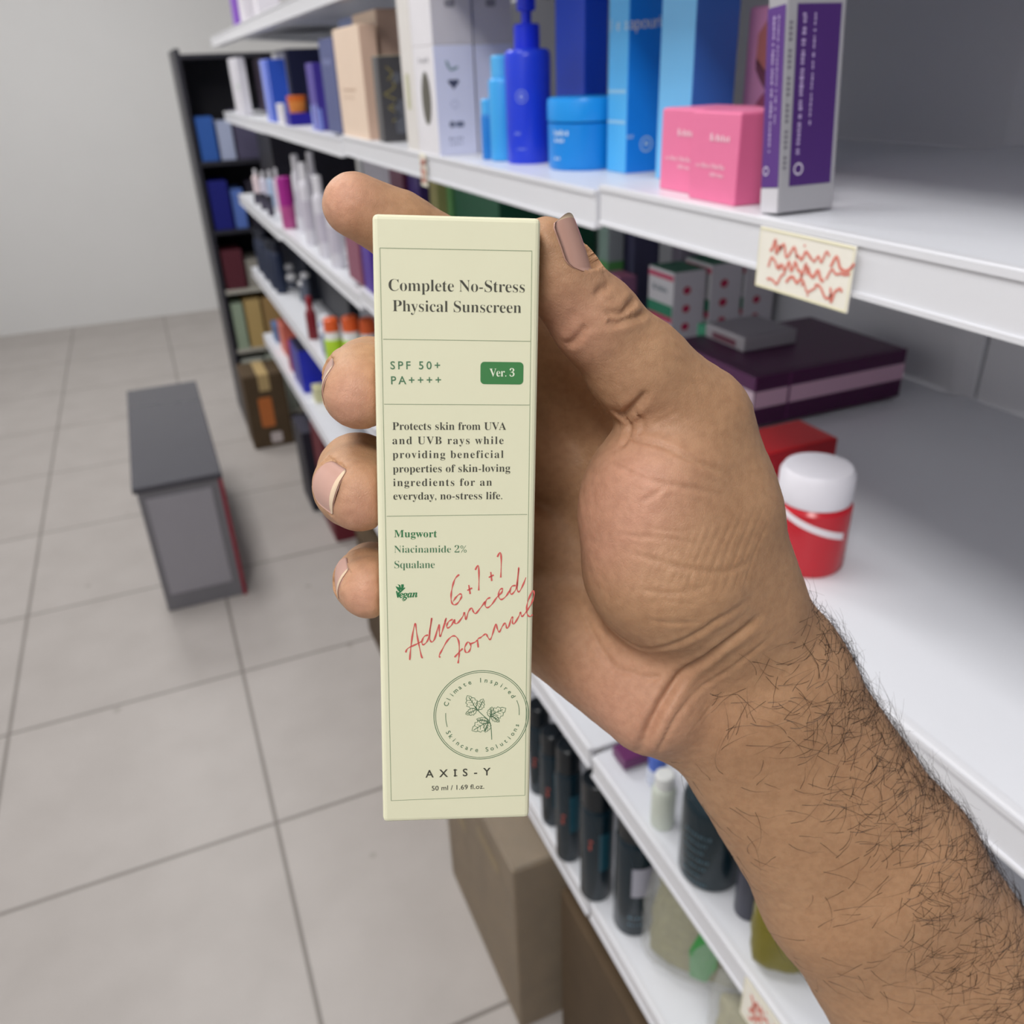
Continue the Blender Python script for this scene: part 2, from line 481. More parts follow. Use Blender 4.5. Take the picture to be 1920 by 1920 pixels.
def bottle(name, L, body_m, cap_m, label, cat='bottle', group=None, neck=0.35, capfrac=0.22, shoulder=0.12, lab=None, dome=False, sx=1.0, sy=1.0):
    """round bottle: body, cap and, where there is one, a paper label"""
    X, Y, Z, r, h = L
    e = empty(name, (X, Y, Z), label, cat, group)
    hb = h * (1 - capfrac)
    sh = h * shoulder
    pr = [(0, 0.001), (r * .86, 0.0), (r * .97, r * .06), (r, r * .16), (r, hb - sh), (r * .96, hb - sh * .6), (r * (neck + (1 - neck) * .55), hb - sh * .2), (r * neck * 1.02, hb), (r * neck, hb + .001), (0, hb + .001)]
    lathe('body', pr, body_m, e, n=28, sx=sx, sy=sy)
    cr = r * max(neck * 1.12, .3)
    ch = h - hb
    if dome:
        cp = [(0, hb), (cr, hb), (cr, hb + ch * .6), (cr * .85, hb + ch * .86), (cr * .45, h), (0, h)]
    else:
        cp = [(0, hb), (cr, hb), (cr, h - .002), (cr - .002, h), (0, h)]
    lathe('cap', cp, cap_m, e, n=24, sx=sx, sy=sy)
    if lab:
        lm, a, b, ang, wid = lab
        flat_print('paper_label', e, [([(u, v) for v in (0, h * (b - a)) for u in np.linspace(-wid * r, wid * r, 12)], [(i, i + 1, i + 13, i + 12) for i in range(11)])], on_drum(r, h * b, ang), lm)
    return e

# ------------------------------------------------------------------ setting
M_floor = bpy.data.materials.new('floor_tile')
M_floor.use_nodes = True
def build_floor_material():
    nt = M_floor.node_tree
    b = nt.nodes['Principled BSDF']
    tc = nt.nodes.new('ShaderNodeTexCoord')
    mp = nt.nodes.new('ShaderNodeMapping')
    mp.inputs['Location'].default_value = (0.012 + 3.0, 0.323 + 3.0, 0)
    nt.links.new(tc.outputs['Object'], mp.inputs['Vector'])
    br = nt.nodes.new('ShaderNodeTexBrick')
    br.offset = 0.0
    br.inputs['Scale'].default_value = 1.0
    br.inputs['Brick Width'].default_value = 0.6
    br.inputs['Row Height'].default_value = 0.6
    br.inputs['Mortar Size'].default_value = 0.005
    br.inputs['Mortar Smooth'].default_value = 0.3
    br.inputs['Color1'].default_value = (*lin('bab4b0'), 1)
    br.inputs['Color2'].default_value = (*lin('b7b1ad'), 1)
    br.inputs['Mortar'].default_value = (*lin('857f7a'), 1)
    nt.links.new(mp.outputs[0], br.inputs['Vector'])
    nz = nt.nodes.new('ShaderNodeTexNoise')
    nz.inputs['Scale'].default_value = 7
    nz.inputs['Detail'].default_value = 6
    nt.links.new(tc.outputs['Object'], nz.inputs['Vector'])
    mx = nt.nodes.new('ShaderNodeMix')
    mx.data_type = 'RGBA'
    mx.blend_type = 'MULTIPLY'
    mx.inputs[0].default_value = 0.35
    rp = nt.nodes.new('ShaderNodeValToRGB')
    rp.color_ramp.elements[0].position = .3
    rp.color_ramp.elements[0].color = (.78, .77, .76, 1)
    rp.color_ramp.elements[1].position = .65
    rp.color_ramp.elements[1].color = (1, 1, 1, 1)
    nt.links.new(nz.outputs['Fac'], rp.inputs[0])
    nt.links.new(br.outputs['Color'], mx.inputs[6])
    nt.links.new(rp.outputs[0], mx.inputs[7])
    # small worn spots
    vo = nt.nodes.new('ShaderNodeTexVoronoi')
    vo.inputs['Scale'].default_value = 4.5
    nt.links.new(tc.outputs['Object'], vo.inputs['Vector'])
    rs = nt.nodes.new('ShaderNodeValToRGB')
    rs.color_ramp.elements[0].position = .03
    rs.color_ramp.elements[0].color = (.55, .53, .5, 1)
    rs.color_ramp.elements[1].position = .06
    rs.color_ramp.elements[1].color = (1, 1, 1, 1)
    nt.links.new(vo.outputs['Distance'], rs.inputs[0])
    m2 = nt.nodes.new('ShaderNodeMix')
    m2.data_type = 'RGBA'
    m2.blend_type = 'MULTIPLY'
    m2.inputs[0].default_value = .5
    nt.links.new(mx.outputs[2], m2.inputs[6])
    nt.links.new(rs.outputs[0], m2.inputs[7])
    nt.links.new(m2.outputs[2], b.inputs['Base Color'])
    b.inputs['Roughness'].default_value = 0.38
    b.inputs['Specular IOR Level'].default_value = 0.35
    bp = nt.nodes.new('ShaderNodeBump')
    bp.inputs['Strength'].default_value = .35
    bp.inputs['Distance'].default_value = .002
    nt.links.new(br.outputs['Fac'], bp.inputs['Height'])
    bp.invert = True
    nt.links.new(bp.outputs[0], b.inputs['Normal'])
build_floor_material()
structure('floor', box_bm(-2.4, -1.6, -0.08, 2.6, 7.0, 0), M_floor)

M_wall = mat('wall_paint', 'ececec', .7, .02, 3)
structure('wall_left', box_bm(-1.75, -1.6, 0, -1.6, 7.0, 3.1), M_wall)
structure('wall_far', box_bm(-1.6, 6.6, 0, 2.6, 6.75, 3.1), M_wall)
structure('wall_right', box_bm(1.9, -1.6, 0, 2.05, 6.6, 3.0), M_wall)
structure('wall_back', box_bm(-1.6, -1.75, 0, 2.05, -1.6, 3.1), mat('back_wall_low_bounce', '4a4a50', .7, .03, 3))  # unseen back wall, added and kept dark to cut bounced light
structure('ceiling', box_bm(-1.75, -1.75, 3.0, 2.05, 6.75, 3.1), mat('ceiling_paint', 'f0f0f0', .8, .02, 3))
structure('baseboard_left', box_bm(-1.6, -1.6, 0, -1.585, 6.6, .09), mat('baseboard_paint', 'cfcac4', .5))

# ------------------------------------------------------------------ shelving
XF, XB = 0.37, 0.885                     # front edge and back of the shelves
BAYS = [(-0.315, 0.685), (0.685, 1.685), (1.685, 2.685), (2.685, 3.685)]
BAY_WORDS = ['in the bay nearest the camera', 'in the second bay along the aisle', 'in the third bay along the aisle', 'in the farthest bay']
TOPS = [('top', [1.643, 1.643, 1.643, 1.643]), ('second highest', [1.4095, 1.404, 1.398, 1.396]), ('middle', [1.130, 1.126, 1.11, 1.10]),
        ('fourth', [.7465, .752, .815, .815]), ('lowest', [.475, .47, .535, .535])]
M_shelf = mat('shelf_enamel', 'e6e8ee', .35, .02, 12, spec=.45)
M_rail = mat('price_rail_plastic', 'e4e5ea', .3, .02, 12, spec=.45)
M_back = mat('shelf_back_enamel', 'dcdde2', .5, .02, 8)
for b, (y0, y1) in enumerate(BAYS):
    for word, zs in TOPS:
        z = zs[b]
        bm = box_bm(XF + .006, y0 + .002, z - .004, XB - .012, y1 - .002, z, .001, 1)
        box_bm(XF + .02, y0 + .004, z - .03, XF + .035, y1 - .004, z - .004, 0, 1, bm)      # folded stiffener under the deck
        s = link('metal_shelf', bm_mesh(bm, 'metal_shelf'), M_shelf)
        tag(s, 'white enamelled %s shelf %s' % (word, BAY_WORDS[b]), 'shelf', 'white gondola shelves')
        rail = box_bm(XF, y0 + .004, z - .033, XF + .008, y1 - .004, z + .0003, .0015, 2)
        box_bm(XF - .0015, y0 + .004, z - .0045, XF + .001, y1 - .004, z - .0005, 0, 1, rail)
        box_bm(XF - .0015, y0 + .004, z - .033, XF + .001, y1 - .004, z - .030, 0, 1, rail)
        link('price_rail', bm_mesh(rail, 'price_rail'), M_rail, s)
        for yb in (y0 + .012, y1 - .012):                                                     # bracket under each end
            br = bmesh.new()
            vs = [(XF + .04, z - .005), (XB - .012, z - .005), (XB - .012, z - .03), (XB - .05, z - .03)]
            lo = [br.verts.new((x, yb - .0015, zz)) for x, zz in vs]
            hi = [br.verts.new((x, yb + .0015, zz)) for x, zz in vs]
            br.faces.new(lo); br.faces.new(hi[::-1])
            for i in range(4):
                br.faces.new((lo[i], lo[(i + 1) % 4], hi[(i + 1) % 4], hi[i]))
            bmesh.ops.recalc_face_normals(br, faces=br.faces)
            link('bracket', bm_mesh(br, 'bracket'), M_shelf, s)
    pn = link('shelf_back_panel', bm_mesh(box_bm(XB - .006, y0 + .02, .12, XB, y1 - .02, 1.98, .001, 1), 'shelf_back_panel'), M_back)
    tag(pn, 'white back panel behind the shelves %s' % BAY_WORDS[b], 'panel', 'gondola back panels')
for i, y in enumerate((-0.315, 0.685, 1.685, 2.685, 3.685)):
    bm = box_bm(XB - .012, y - .019, 0, XB + .03, y + .019, 2.0, .002, 1)
    for k in range(60):
        box_bm(XB - .0125, y - .004, .16 + k * .03, XB - .0115, y + .004, .178 + k * .03, 0, 1, bm)
    u = link('shelf_upright', bm_mesh(bm, 'shelf_upright'), M_back)
    tag(u, 'white slotted steel upright %s' % ['at the open end nearest the camera', 'between the first and second bays', 'between the second and third bays', 'between the third and last bays', 'at the far end of the shelving'][i], 'upright', 'gondola uprights')

# price cards clipped to the rails, scribbled in red
M_card = hexmat('f6f2e6', .5)
M_red = hexmat('e58878', .5)
def price_card(name, y0, y1, ztop, hh, label, seed, tilt=0.0, edge='f1ecc8'):
    bm = box_bm(-.0012, 0, 0, 0, y1 - y0, hh, .0004, 1)
    o = link(name, bm_mesh(bm, name), M_card, None, (XF - .0026, y0, ztop - hh))
    o.rotation_euler.y = tilt
    tag(o, label, 'price tag', 'price tags on the shelf edges')
    w = y1 - y0
    P = lambda u, v: (-.0016, w - u, hh - v)
    flat_print('card_border', o, [stroke_verts([(.001, .001), (w - .001, .001), (w - .001, hh - .001), (.001, hh - .001)], .0013, True)], P, hexmat(edge, .5))
    rnd = random.Random(seed)
    geos = []
    for row in range(3):
        v0 = hh * (.27 + .25 * row)
        u = w * .14
        while u < w * .84:
            L = w * rnd.uniform(.10, .22)
            pts = [(u + L * t, v0 + hh * .09 * math.sin(t * rnd.uniform(5, 9) + rnd.random() * 6) + rnd.uniform(-.04, .04) * hh) for t in np.linspace(0, 1, 6)]
            geos.append(stroke_verts(smooth_path(pts, 4), hh * rnd.uniform(.035, .06)))
            if rnd.random() < .5:
                geos.append(ellipse(u + L * .5, v0 + hh * .12 * rnd.choice((-1, 1)), hh * .022, hh * .022, 8))
            u += L * rnd.uniform(.85, 1.15)
    flat_print('red_scribble', o, geos, P, M_red, 'red handwritten scribble')
    return o
price_card('price_tag', .372, .457, 1.405, .038, 'white price card with red scribble on the rail below the silver and purple box', 3)
price_card('price_tag', .290, .372, .7465, .055, 'white price card with red scribble on the rail under the olive pouch', 5)
price_card('price_tag', 1.165, 1.19, 1.404, .042, 'small cream price card on the rail below the white cartons', 8)

# ------------------------------------------------------------------ goods on the second highest shelf
def patch(o, name, P, geos, h, label=None, rough=.45):
    return flat_print(name, o, geos, P, hexmat(h, rough), label)

def shift(L0, **k):
    n = ['X', 'Y', 'Z', 'dx', 'dy', 'h']
    v = list(L0)
    for key, val in k.items():
        v[n.index(key)] = val
    return tuple(v)

# silver and purple carton
def upright_marks(u, v0, ln, w, seed):
    rnd = random.Random(seed)
    out, v = [], v0
    while v < v0 + ln:
        d = rnd.uniform(.0010, .0026)
        out.append(rrect(u - w * rnd.uniform(.3, .5), v, u + w * rnd.uniform(.3, .5), v + d))
        v += d + rnd.choice((.0005, .0006, .0008, .0022))
    return out
q = shift(L['purplesilver'], dx=.045, Y=.4565)
o = carton('tall_carton', q, hexmat('a9a8ae', .35), hexmat('a9a8ae', .35), label='tall silver carton with purple panels and upright lettering, beside the pink cartons')
o.rotation_euler.x = -.10            # it leans away along the aisle
o.location.z += .0019
dx, dy, h = q[3:]
Pf, Ps = on_front(dx, dy, h), on_side(dx, dy, h)
pp_ = patch(o, 'purple_panel', Pf, [rrect(.0004, h - .118, dy * .97, h - .016)], '5b3585', 'purple front panel')
flat_print('panel_lettering', pp_, upright_marks(dy * .42, h - .113, .075, .0020, 5) + upright_marks(dy * .66, h - .113, .060, .0013, 6), on_front(dx, dy, h, .0008), hexmat('b9a6d2'))
flat_print('round_logo', pp_, [ring(dy * .28, h - .026, .0024, .0007, 24)], on_front(dx, dy, h, .0008), hexmat('e6dcf0'))
p2 = patch(o, 'side_panel', Ps, [rrect(.0075, h - .118, dx - .004, h - .016)], '4a2870', 'dark purple side panel')
flat_print('panel_lettering', p2, upright_marks(.013, h - .113, .078, .0030, 8) + upright_marks(.021, h - .113, .060, .0018, 9), on_side(dx, dy, h, .0008), hexmat('b7a2d0'))
flat_print('round_logo', p2, [ring(.014, h - .026, .0032, .0009, 24)], on_side(dx, dy, h, .0008), hexmat('e6dcf0'))
gl = []
for i, ch in enumerate('AMAY'):
    V, Fc = text_geo(ch, 1.0, 0)
    V = V - np.array([V[:, 0].mean(), .35])
    gl.append(([(dy * .5 + p[1] * .0075, h - .153 + i * .0088 + p[0] * .0075) for p in V], Fc))
flat_print('brand_lettering', o, gl, Pf, hexmat('4d4a55'))
flat_print('small_print', o, [rrect(.0022, h - .112 + .003 * i, .0046, h - .1105 + .003 * i) for i in range(29) if i % 5], Ps, hexmat('77747f'))
patch(o, 'white_base', Pf, [rrect(.0003, h - .0155, dy - .0003, h - .0005)], 'd6d4da', 'white strip at the foot')

# pink jar cartons
M_pink, M_pinkshade, M_pinktop = hexmat('ee7ba6', .4), hexmat('e06a97', .4), hexmat('ef86ae', .4)  # side tone has shade painted in, top tone a little light
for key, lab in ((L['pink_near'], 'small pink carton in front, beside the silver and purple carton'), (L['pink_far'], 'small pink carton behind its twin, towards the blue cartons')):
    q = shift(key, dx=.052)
    o = carton('jar_carton', q, M_pink, M_pinkshade, M_pinktop, lab, 'box', 'pink jar cartons')
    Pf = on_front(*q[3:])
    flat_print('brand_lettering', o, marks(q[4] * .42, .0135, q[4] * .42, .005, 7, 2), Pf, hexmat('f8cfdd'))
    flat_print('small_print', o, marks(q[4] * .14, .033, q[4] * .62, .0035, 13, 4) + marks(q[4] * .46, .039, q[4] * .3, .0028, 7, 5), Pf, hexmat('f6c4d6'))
q = shift(L['pink_picture'])
o = carton('picture_carton', q, hexmat('f2a8d2', .4), label='pale pink carton with a picture of lips, standing behind the small pink cartons')
Pf = on_front(*q[3:])
patch(o, 'picture_print', Pf, [([(q[4] * (.22 + .75 * t), .036 - .030 * math.sin(2.2 * t + .55)) for t in np.linspace(0, 1, 12)] + [(q[4] * (.97 - .75 * t), .040 + .012 * math.sin(3.1 * t)) for t in np.linspace(0, 1, 12)], [tuple(range(24))])], 'd6857f', 'rosy lips printed at the top')
patch(o, 'picture_print', Pf, [([(q[4] * (.22 + .75 * t), .038 + .014 * math.sin(3.1 * t)) for t in np.linspace(0, 1, 12)] + [(q[4] * (.97 - .75 * t), .046 + .020 * math.sin(3.1 * t)) for t in np.linspace(0, 1, 12)], [tuple(range(24))])], '8d5468', 'dark lip line')
patch(o, 'picture_print', Pf, [ellipse(q[4] * .45, h * .55, q[4] * .34, .042, 30, .35)], 'b9607c', 'dusky pink petal')
patch(o, 'picture_print', on_front(*q[3:], .0007), [ellipse(q[4] * .62, h * .60, q[4] * .13, .036, 30, .25)], 'c98a86', 'pale petal vein')

# blue cartons
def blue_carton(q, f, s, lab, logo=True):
    o = carton('tall_carton', q, hexmat(f, .35), hexmat(s, .35), label=lab, group='blue skincare cartons')  # front tone painted as lit, side tone as shaded
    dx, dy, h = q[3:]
    return o, on_front(dx, dy, h), on_side(dx, dy, h)
q = L['blue_d1']
o, Pf, Ps = blue_carton(q, '78c8ff', '3a6cc4', 'tall pale blue carton with shade painted on its side, left of the pink picture carton')
q = L['blue_d2']
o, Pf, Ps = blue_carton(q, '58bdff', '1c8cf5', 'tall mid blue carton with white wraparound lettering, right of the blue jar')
dx, dy, h = q[3:]
V, Fc = fit_text('apouri', .001, h - .125, dx * .93, h - .1265, .0105, fixed=False)
flat_print('brand_lettering', o, [(V, Fc)], Ps, hexmat('f0f6fc'))
V, Fc = fit_text('lea', dy * .12, h - .125, dy * .97, h - .125, .0105, fixed=False)
flat_print('brand_lettering', o, [(V, Fc)], Pf, hexmat('d8ecfa'))
flat_print('round_logo', o, [ring(dx * .62, h - .026, .0065, .0016, 30), ellipse(dx * .62, h - .0265, .0028, .0026, 14)], Ps, hexmat('a8cdf0'))
flat_print('small_print', o, marks(dx * .02, h - .036, dx * .22, .004, 4, 3), Ps, hexmat('bcd9f4'))
flat_print('pale_band', o, [rrect(.002, h - .075, dy - .002, h - .072), rrect(.002, h - .048, dy - .002, h - .045)], Pf, hexmat('9fd5f8'))
q = L['blue_d3']
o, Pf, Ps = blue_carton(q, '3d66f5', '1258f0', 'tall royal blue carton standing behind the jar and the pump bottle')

# round blue jar
X, Y, Z, r, h = L['jar']
e = empty('cream_jar', (X, Y, Z), 'wide round blue jar with a lid, between the pump bottle and the blue cartons', 'jar')
hb = h * .66
lathe('body', [(0, .001), (r * .93, 0), (r * .965, r * .05), (r * .975, r * .12), (r * .985, hb * .97), (r * .93, hb), (0, hb)], hexmat('1088e0', .3), e, n=56)
lathe('lid', [(0, hb + .001), (r * .985, hb + .001), (r, hb + .003), (r, h - .004), (r * .975, h - .001), (r * .9, h), (0, h)], hexmat('1898ee', .32), e, n=56)
flat_print('lettering', e, marks(-.75 * r, 0, .5 * r, .0055, 6, 1) + marks(-.72 * r, .008, .34 * r, .004, 5, 2) + marks(-.72 * r, .026, .2 * r, .003, 3, 2), on_drum(r * .985, hb - .006, math.radians(-128)), hexmat('cfe4f4'))

# dark blue pump bottle
X, Y, Z, r, h = L['pump']
e = empty('pump_bottle', (X, Y, Z), 'dark blue pump bottle standing left of the wide blue jar', 'bottle')
Mb, Mb2 = hexmat('2040dc', .28), hexmat('1632e0', .3)
lathe('body', [(0, .001), (r * .95, 0), (r, .003), (r, h * .72)], Mb, e, n=48)
lathe('shoulder_cap', [(r * 1.005, h * .72), (r * 1.005, h * .94), (r * .97, h * .975), (r * .85, h), (0, h)], Mb, e, n=48)
lathe('pump_collar', [(0, h), (r * .56, h), (r * .56, h + .022), (r * .5, h + .024), (0, h + .024)], Mb2, e, n=32)
lathe('pump_stem', [(0, h + .02), (r * .22, h + .02), (r * .22, h + .038), (0, h + .038)], Mb2, e, n=20)
pb = lathe_bm([(0, h + .036), (r * .36, h + .036), (r * .4, h + .038), (r * .4, h + .07), (r * .34, h + .074), (0, h + .074)], 28)
box_bm(-.03, -.005, h + .060, 0, .005, h + .070, .002, 2, pb)
link('pump_head', bm_mesh(pb, 'pump_head'), Mb2, e)
flat_print('round_logo', e, [ring(-.1 * r, h * .40, .0062, .001, 28), ellipse(-.1 * r, h * .40, .0022, .003, 12)], on_drum(r, h, math.radians(-125)), hexmat('8f9fe6'))
flat_print('lettering', e, marks(-.45 * r, h * .70, .3 * r, .004, 4, 3) + marks(-.4 * r, h * .85, .5 * r, .002, 8, 4), on_drum(r, h, math.radians(-125)), hexmat('8f9fe6'))
bottle('slim_bottle', L['lightblue_tall'], hexmat('3fa9ee', .3), hexmat('55b6f2', .3), 'slim pale blue bottle half hidden behind the dark blue pump bottle', neck=.7, capfrac=.2, shoulder=.05)
bottle('slim_bottle', L['lightblue_small'], hexmat('1f7fd2', .3), hexmat('4fb2f0', .3), 'short slim blue bottle at the left of the pale blue bottle', neck=.8, capfrac=.25, shoulder=.05)

# white and lavender cartons
Mw, Mlav = hexmat('ebe9ee', .45), hexmat('dde1f8', .45)
q = L['white_h1']
o = carton('serum_carton', q, Mw, Mlav, Mw, 'white carton with a dark oval window and small icons on its lavender side', 'box', 'white serum cartons')
dx, dy, h = q[3:]
Pf, Ps = on_front(dx, dy, h), on_side(dx, dy, h)
flat_print('oval_print', o, [ellipse(dy * .55, h * .47, dy * .22, .031)], Pf, hexmat('5d5a50'))
flat_print('small_print', o, marks(dy * .3, .012, dy * .5, .006, 4, 1), Pf, hexmat('a9a8ae'))
cx = dx * .46
flat_print('icon', o, [ellipse(cx - .006, .022, .0018, .006, 16, -.4), ellipse(cx + .002, .026, .006, .0016, 16, -.3)], Ps, hexmat('7f9aa0'))
flat_print('icon', o, [([(cx + .0075 * math.sin(t) ** 3, .042 - .0055 * math.cos(t) + .0022 * math.cos(2 * t)) for t in np.linspace(0, 6.28, 26)[:-1]], [tuple(range(25))])], Ps, hexmat('4a5068'))
flat_print('icon', o, [ring(cx, .066, .0045, .0007, 22)], Ps, hexmat('a3abc8'))
flat_print('icon', o, [ellipse(cx - .005, .089, .004, .0038, 14), rrect(cx, .086, cx + .011, .0925, .002)], Ps, hexmat('6f778f'))
flat_print('small_print', o, marks(cx - .010, .104, .02, .0035, 5, 6) + marks(cx - .010, .110, .02, .003, 5, 7), Ps, hexmat('8f96ae'))
q = L['white_h2']
carton('serum_carton', q, Mw, Mlav, Mw, 'white carton with a plain lavender side, next deeper on the shelf', 'box', 'white serum cartons')
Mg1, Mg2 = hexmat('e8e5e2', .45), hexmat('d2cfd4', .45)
q = L['white_u1']
o = carton('stacked_carton', q, Mw, Mg2, Mg1, 'pale grey carton stacked on the white carton with the oval window', 'box', 'stacked grey cartons')
flat_print('icon', o, [rrect(q[3] * .35, .022, q[3] * .6, .03, .003)], on_side(*q[3:]), hexmat('8f8d94'))
q = L['white_u2']
o = carton('stacked_carton', q, Mw, Mg2, Mg1, 'pale grey carton stacked on the plain lavender carton', 'box', 'stacked grey cartons')
flat_print('icon', o, [rrect(q[3] * .35, .022, q[3] * .6, .03, .003)], on_side(*q[3:]), hexmat('8f8d94'))
q = shift(L['white_h0'], Y=1.206)
o = carton('tall_carton', q, hexmat('e6e2de', .45), hexmat('dcd8d8', .45), label='tall narrow white carton just beyond the carton with the oval window')
flat_print('olive_mark', o, [rrect(q[4] * .3, h * .75, q[4] * .6, h * 1.1, .004)], on_front(*q[3:]), hexmat('c9c8a8'))

# dark framed carton, beige cartons, navy, purple
q = L['dark']
o = carton('gift_carton', q, hexmat('4c4a4c', .25), hexmat('4e4d50', .22), hexmat('b9b39a', .4), 'dark grey glossy carton with gold swirls, right of the beige carton')
dx, dy, h = q[3:]
rnd = random.Random(3)
flat_print('gold_swirl', o, [stroke_verts(smooth_path([(dx * .15 + dx * .5 * rnd.random(), h * (.12 + .16 * k)), (dx * (.3 + .3 * rnd.random()), h * (.2 + .16 * k)), (dx * (.1 + .5 * rnd.random()), h * (.27 + .16 * k))], 6), .0022) for k in range(4)], on_side(dx, dy, h), hexmat('8f8550', .35))
flat_print('silver_mark', o, [ellipse(dx * .6, h * .25, .007, .008), rrect(dx * .45, h * .5, dx * .85, h * .9, .004)], on_side(dx, dy, h), hexmat('62656e', .3))
Mbe, Mbe_shade = hexmat('f0d8c2', .5), hexmat('dcbca8', .5)  # one beige, painted lit for the front and shaded for the side
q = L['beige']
o = carton('perfume_carton', q, Mbe, Mbe_shade, Mbe, 'tall beige carton standing at the shelf edge', 'box', 'beige cartons')
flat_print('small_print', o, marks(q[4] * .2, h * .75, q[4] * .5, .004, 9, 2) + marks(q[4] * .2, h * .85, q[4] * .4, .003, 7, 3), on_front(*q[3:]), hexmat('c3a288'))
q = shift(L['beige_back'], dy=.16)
carton('perfume_carton', q, Mbe, Mbe_shade, Mbe, 'taller beige carton standing behind the one at the shelf edge', 'box', 'beige cartons')
q = L['navy']
o = carton('tall_carton', q, hexmat('4a558c', .4), hexmat('3a4372', .4), label='slate blue carton with small gold print, beyond the beige carton')
flat_print('small_print', o, marks(q[4] * .2, .03, q[4] * .6, .012, 5, 2), on_front(*q[3:]), hexmat('8b93c4'))
flat_print('gold_mark', o, [rrect(.008, .045, .02, .06, .003)], on_side(*q[3:]), hexmat('8c7a64'))
carton('tall_carton', shift(L['navy_back'], dx=.05), hexmat('7688bd', .4), hexmat('2c3a68', .4), label='tall dark blue carton behind the slate blue one')
q = L['purple']
o = carton('tall_carton', q, hexmat('4d3aa0', .4), hexmat('45369a', .4), label='violet carton with a pale violet foot, beyond the slate blue carton')
flat_print('pale_foot', o, [rrect(.0008, q[5] * .62, q[4] * .4, q[5] - .001), rrect(q[4] * .7, q[5] * .6, q[4] - .001, q[5] - .001)], on_front(*q[3:]), hexmat('8e9be6'))
flat_print('pale_foot', o, [rrect(.0008, q[5] * .66, q[3] * .3, q[5] - .001), rrect(q[3] * .72, q[5] * .66, q[3] - .001, q[5] - .001)], on_side(*q[3:]), hexmat('8090e0'))
q = shift(L['smallnavy'], X=.376)
carton('flat_carton', q, hexmat('231a9c', .4), label='low dark blue carton lying flat at the shelf edge under an orange tub')
X, Y, Z, r, h = L['orange_tub']
e = empty('small_tub', (q[0] + q[3] / 2, q[1] + q[4] / 2, Z), 'small orange tub on top of the low dark blue carton', 'tub')
lathe('body', [(0, 0), (r * .9, 0), (r, h * .7), (0, h * .7)], hexmat('e28a3c', .4), e, n=24)
lathe('lid', [(0, h * .7), (r * 1.04, h * .7), (r * 1.04, h), (0, h)], hexmat('d5681e', .4), e, n=24)
carton('small_carton', shift(L['white_low'], dy=.045, X=.38), hexmat('eceaf0', .5), label='small white carton left of the low dark blue carton')
q = shift(L['blue_n'], X=.3765, dy=.13)
o = carton('tall_carton', q, hexmat('8c9cf2', .4), hexmat('2f5bd0', .4), label='blue carton with a pale lilac front, beyond the low dark blue carton')
flat_print('blue_stripe', o, [rrect(q[4] * .55, .002, q[4] * .92, q[5] - .002)], on_front(*q[3:]), hexmat('3a63d8'))
carton('tall_carton', shift(L['white_o']), hexmat('eeeef4', .45), hexmat('e6e6ee', .45), label='tall white carton standing behind the blue carton with the lilac front')
q = shift(L['white_p'], dy=.09)
o = carton('tall_carton', q, hexmat('e4e2ea', .45), hexmat('dddbe4', .45), label='white carton with a faint green mark, nearest the far end of its shelf')
flat_print('green_mark', o, [ellipse(q[4] * .5, q[5] * .5, .012, .012)], on_front(*q[3:]), hexmat('a9c7a9'))
carton('tall_carton', shift(L['white_p'], Y=q[1] + .115, dy=.09), hexmat('e4e2ea', .45), hexmat('d9d7e2', .45), label='white carton behind the one with the faint green mark')
carton('storage_carton', shift(L['darkfar'], Y=3.42, dy=.2, X=.5, h=.17), hexmat('32203a', .5), label='dark maroon carton at the far end of the shelf')
carton('storage_carton', (.52, 3.0, 1.396, .2, .3, .185), hexmat('2a2f55', .5), label='large dark navy carton behind the white cartons')

# ------------------------------------------------------------------ goods on the top shelf
carton('tall_carton', shift(L['violet_top'], dy=.12, Y=3.40), hexmat('7f43bb', .4), label='bright violet carton at the far end of the top shelf')
carton('tall_carton', shift(L['green_top'], Y=3.30, dy=.07, X=.45), hexmat('7fa07a', .4), label='narrow green carton right of the violet carton')
for i, y in enumerate((3.16, 3.05)):
    carton('small_carton', (.43 + .03 * i, y, 1.643, .07, .085, .12), hexmat('dcd8de', .45), label=['white carton next to the narrow green carton', 'white carton nearer the camera on the top shelf'][i], group='white cartons on the top shelf')

# ------------------------------------------------------------------ goods on the middle shelf
q = L['purple_big']
q = shift(q, X=.50, Y=.60, dx=.20, dy=.15, Z=1.130, h=.062)
q = L['purple_big']; q = (q[0], q[1], q[2], .22, .17, q[5])
o = carton('flat_carton', q, hexmat('5c1a55', .4), hexmat('4a0f43', .4), hexmat('47123f', .4), 'flat dark purple carton with a pale band, on the middle shelf by the wrist')
flat_print('pale_band', o, [rrect(.0006, .017, q[3] - .0006, .037)], on_side(*q[3:]), hexmat('e2b7d0'))
flat_print('pale_band', o, [rrect(.0006, .017, q[4] - .0006, .037)], on_front(*q[3:]), hexmat('ead0de'))
flat_print('dark_seam', o, [rrect(.046, .001, .049, q[5] - .001)], on_side(*q[3:], .0008), hexmat('6a2a5f'))
q = L['greyflat']
o = carton('flat_carton', q, hexmat('b5b2b8', .45), hexmat('a8a4ac', .45), hexmat('8b868e', .45), 'flat grey carton lying on the dark purple carton')
flat_print('maroon_mark', o, [rrect(q[4] * .2, q[5] * .4, q[4] * .8, q[5] * .85)], on_front(*q[3:]), hexmat('7d4a5a'))

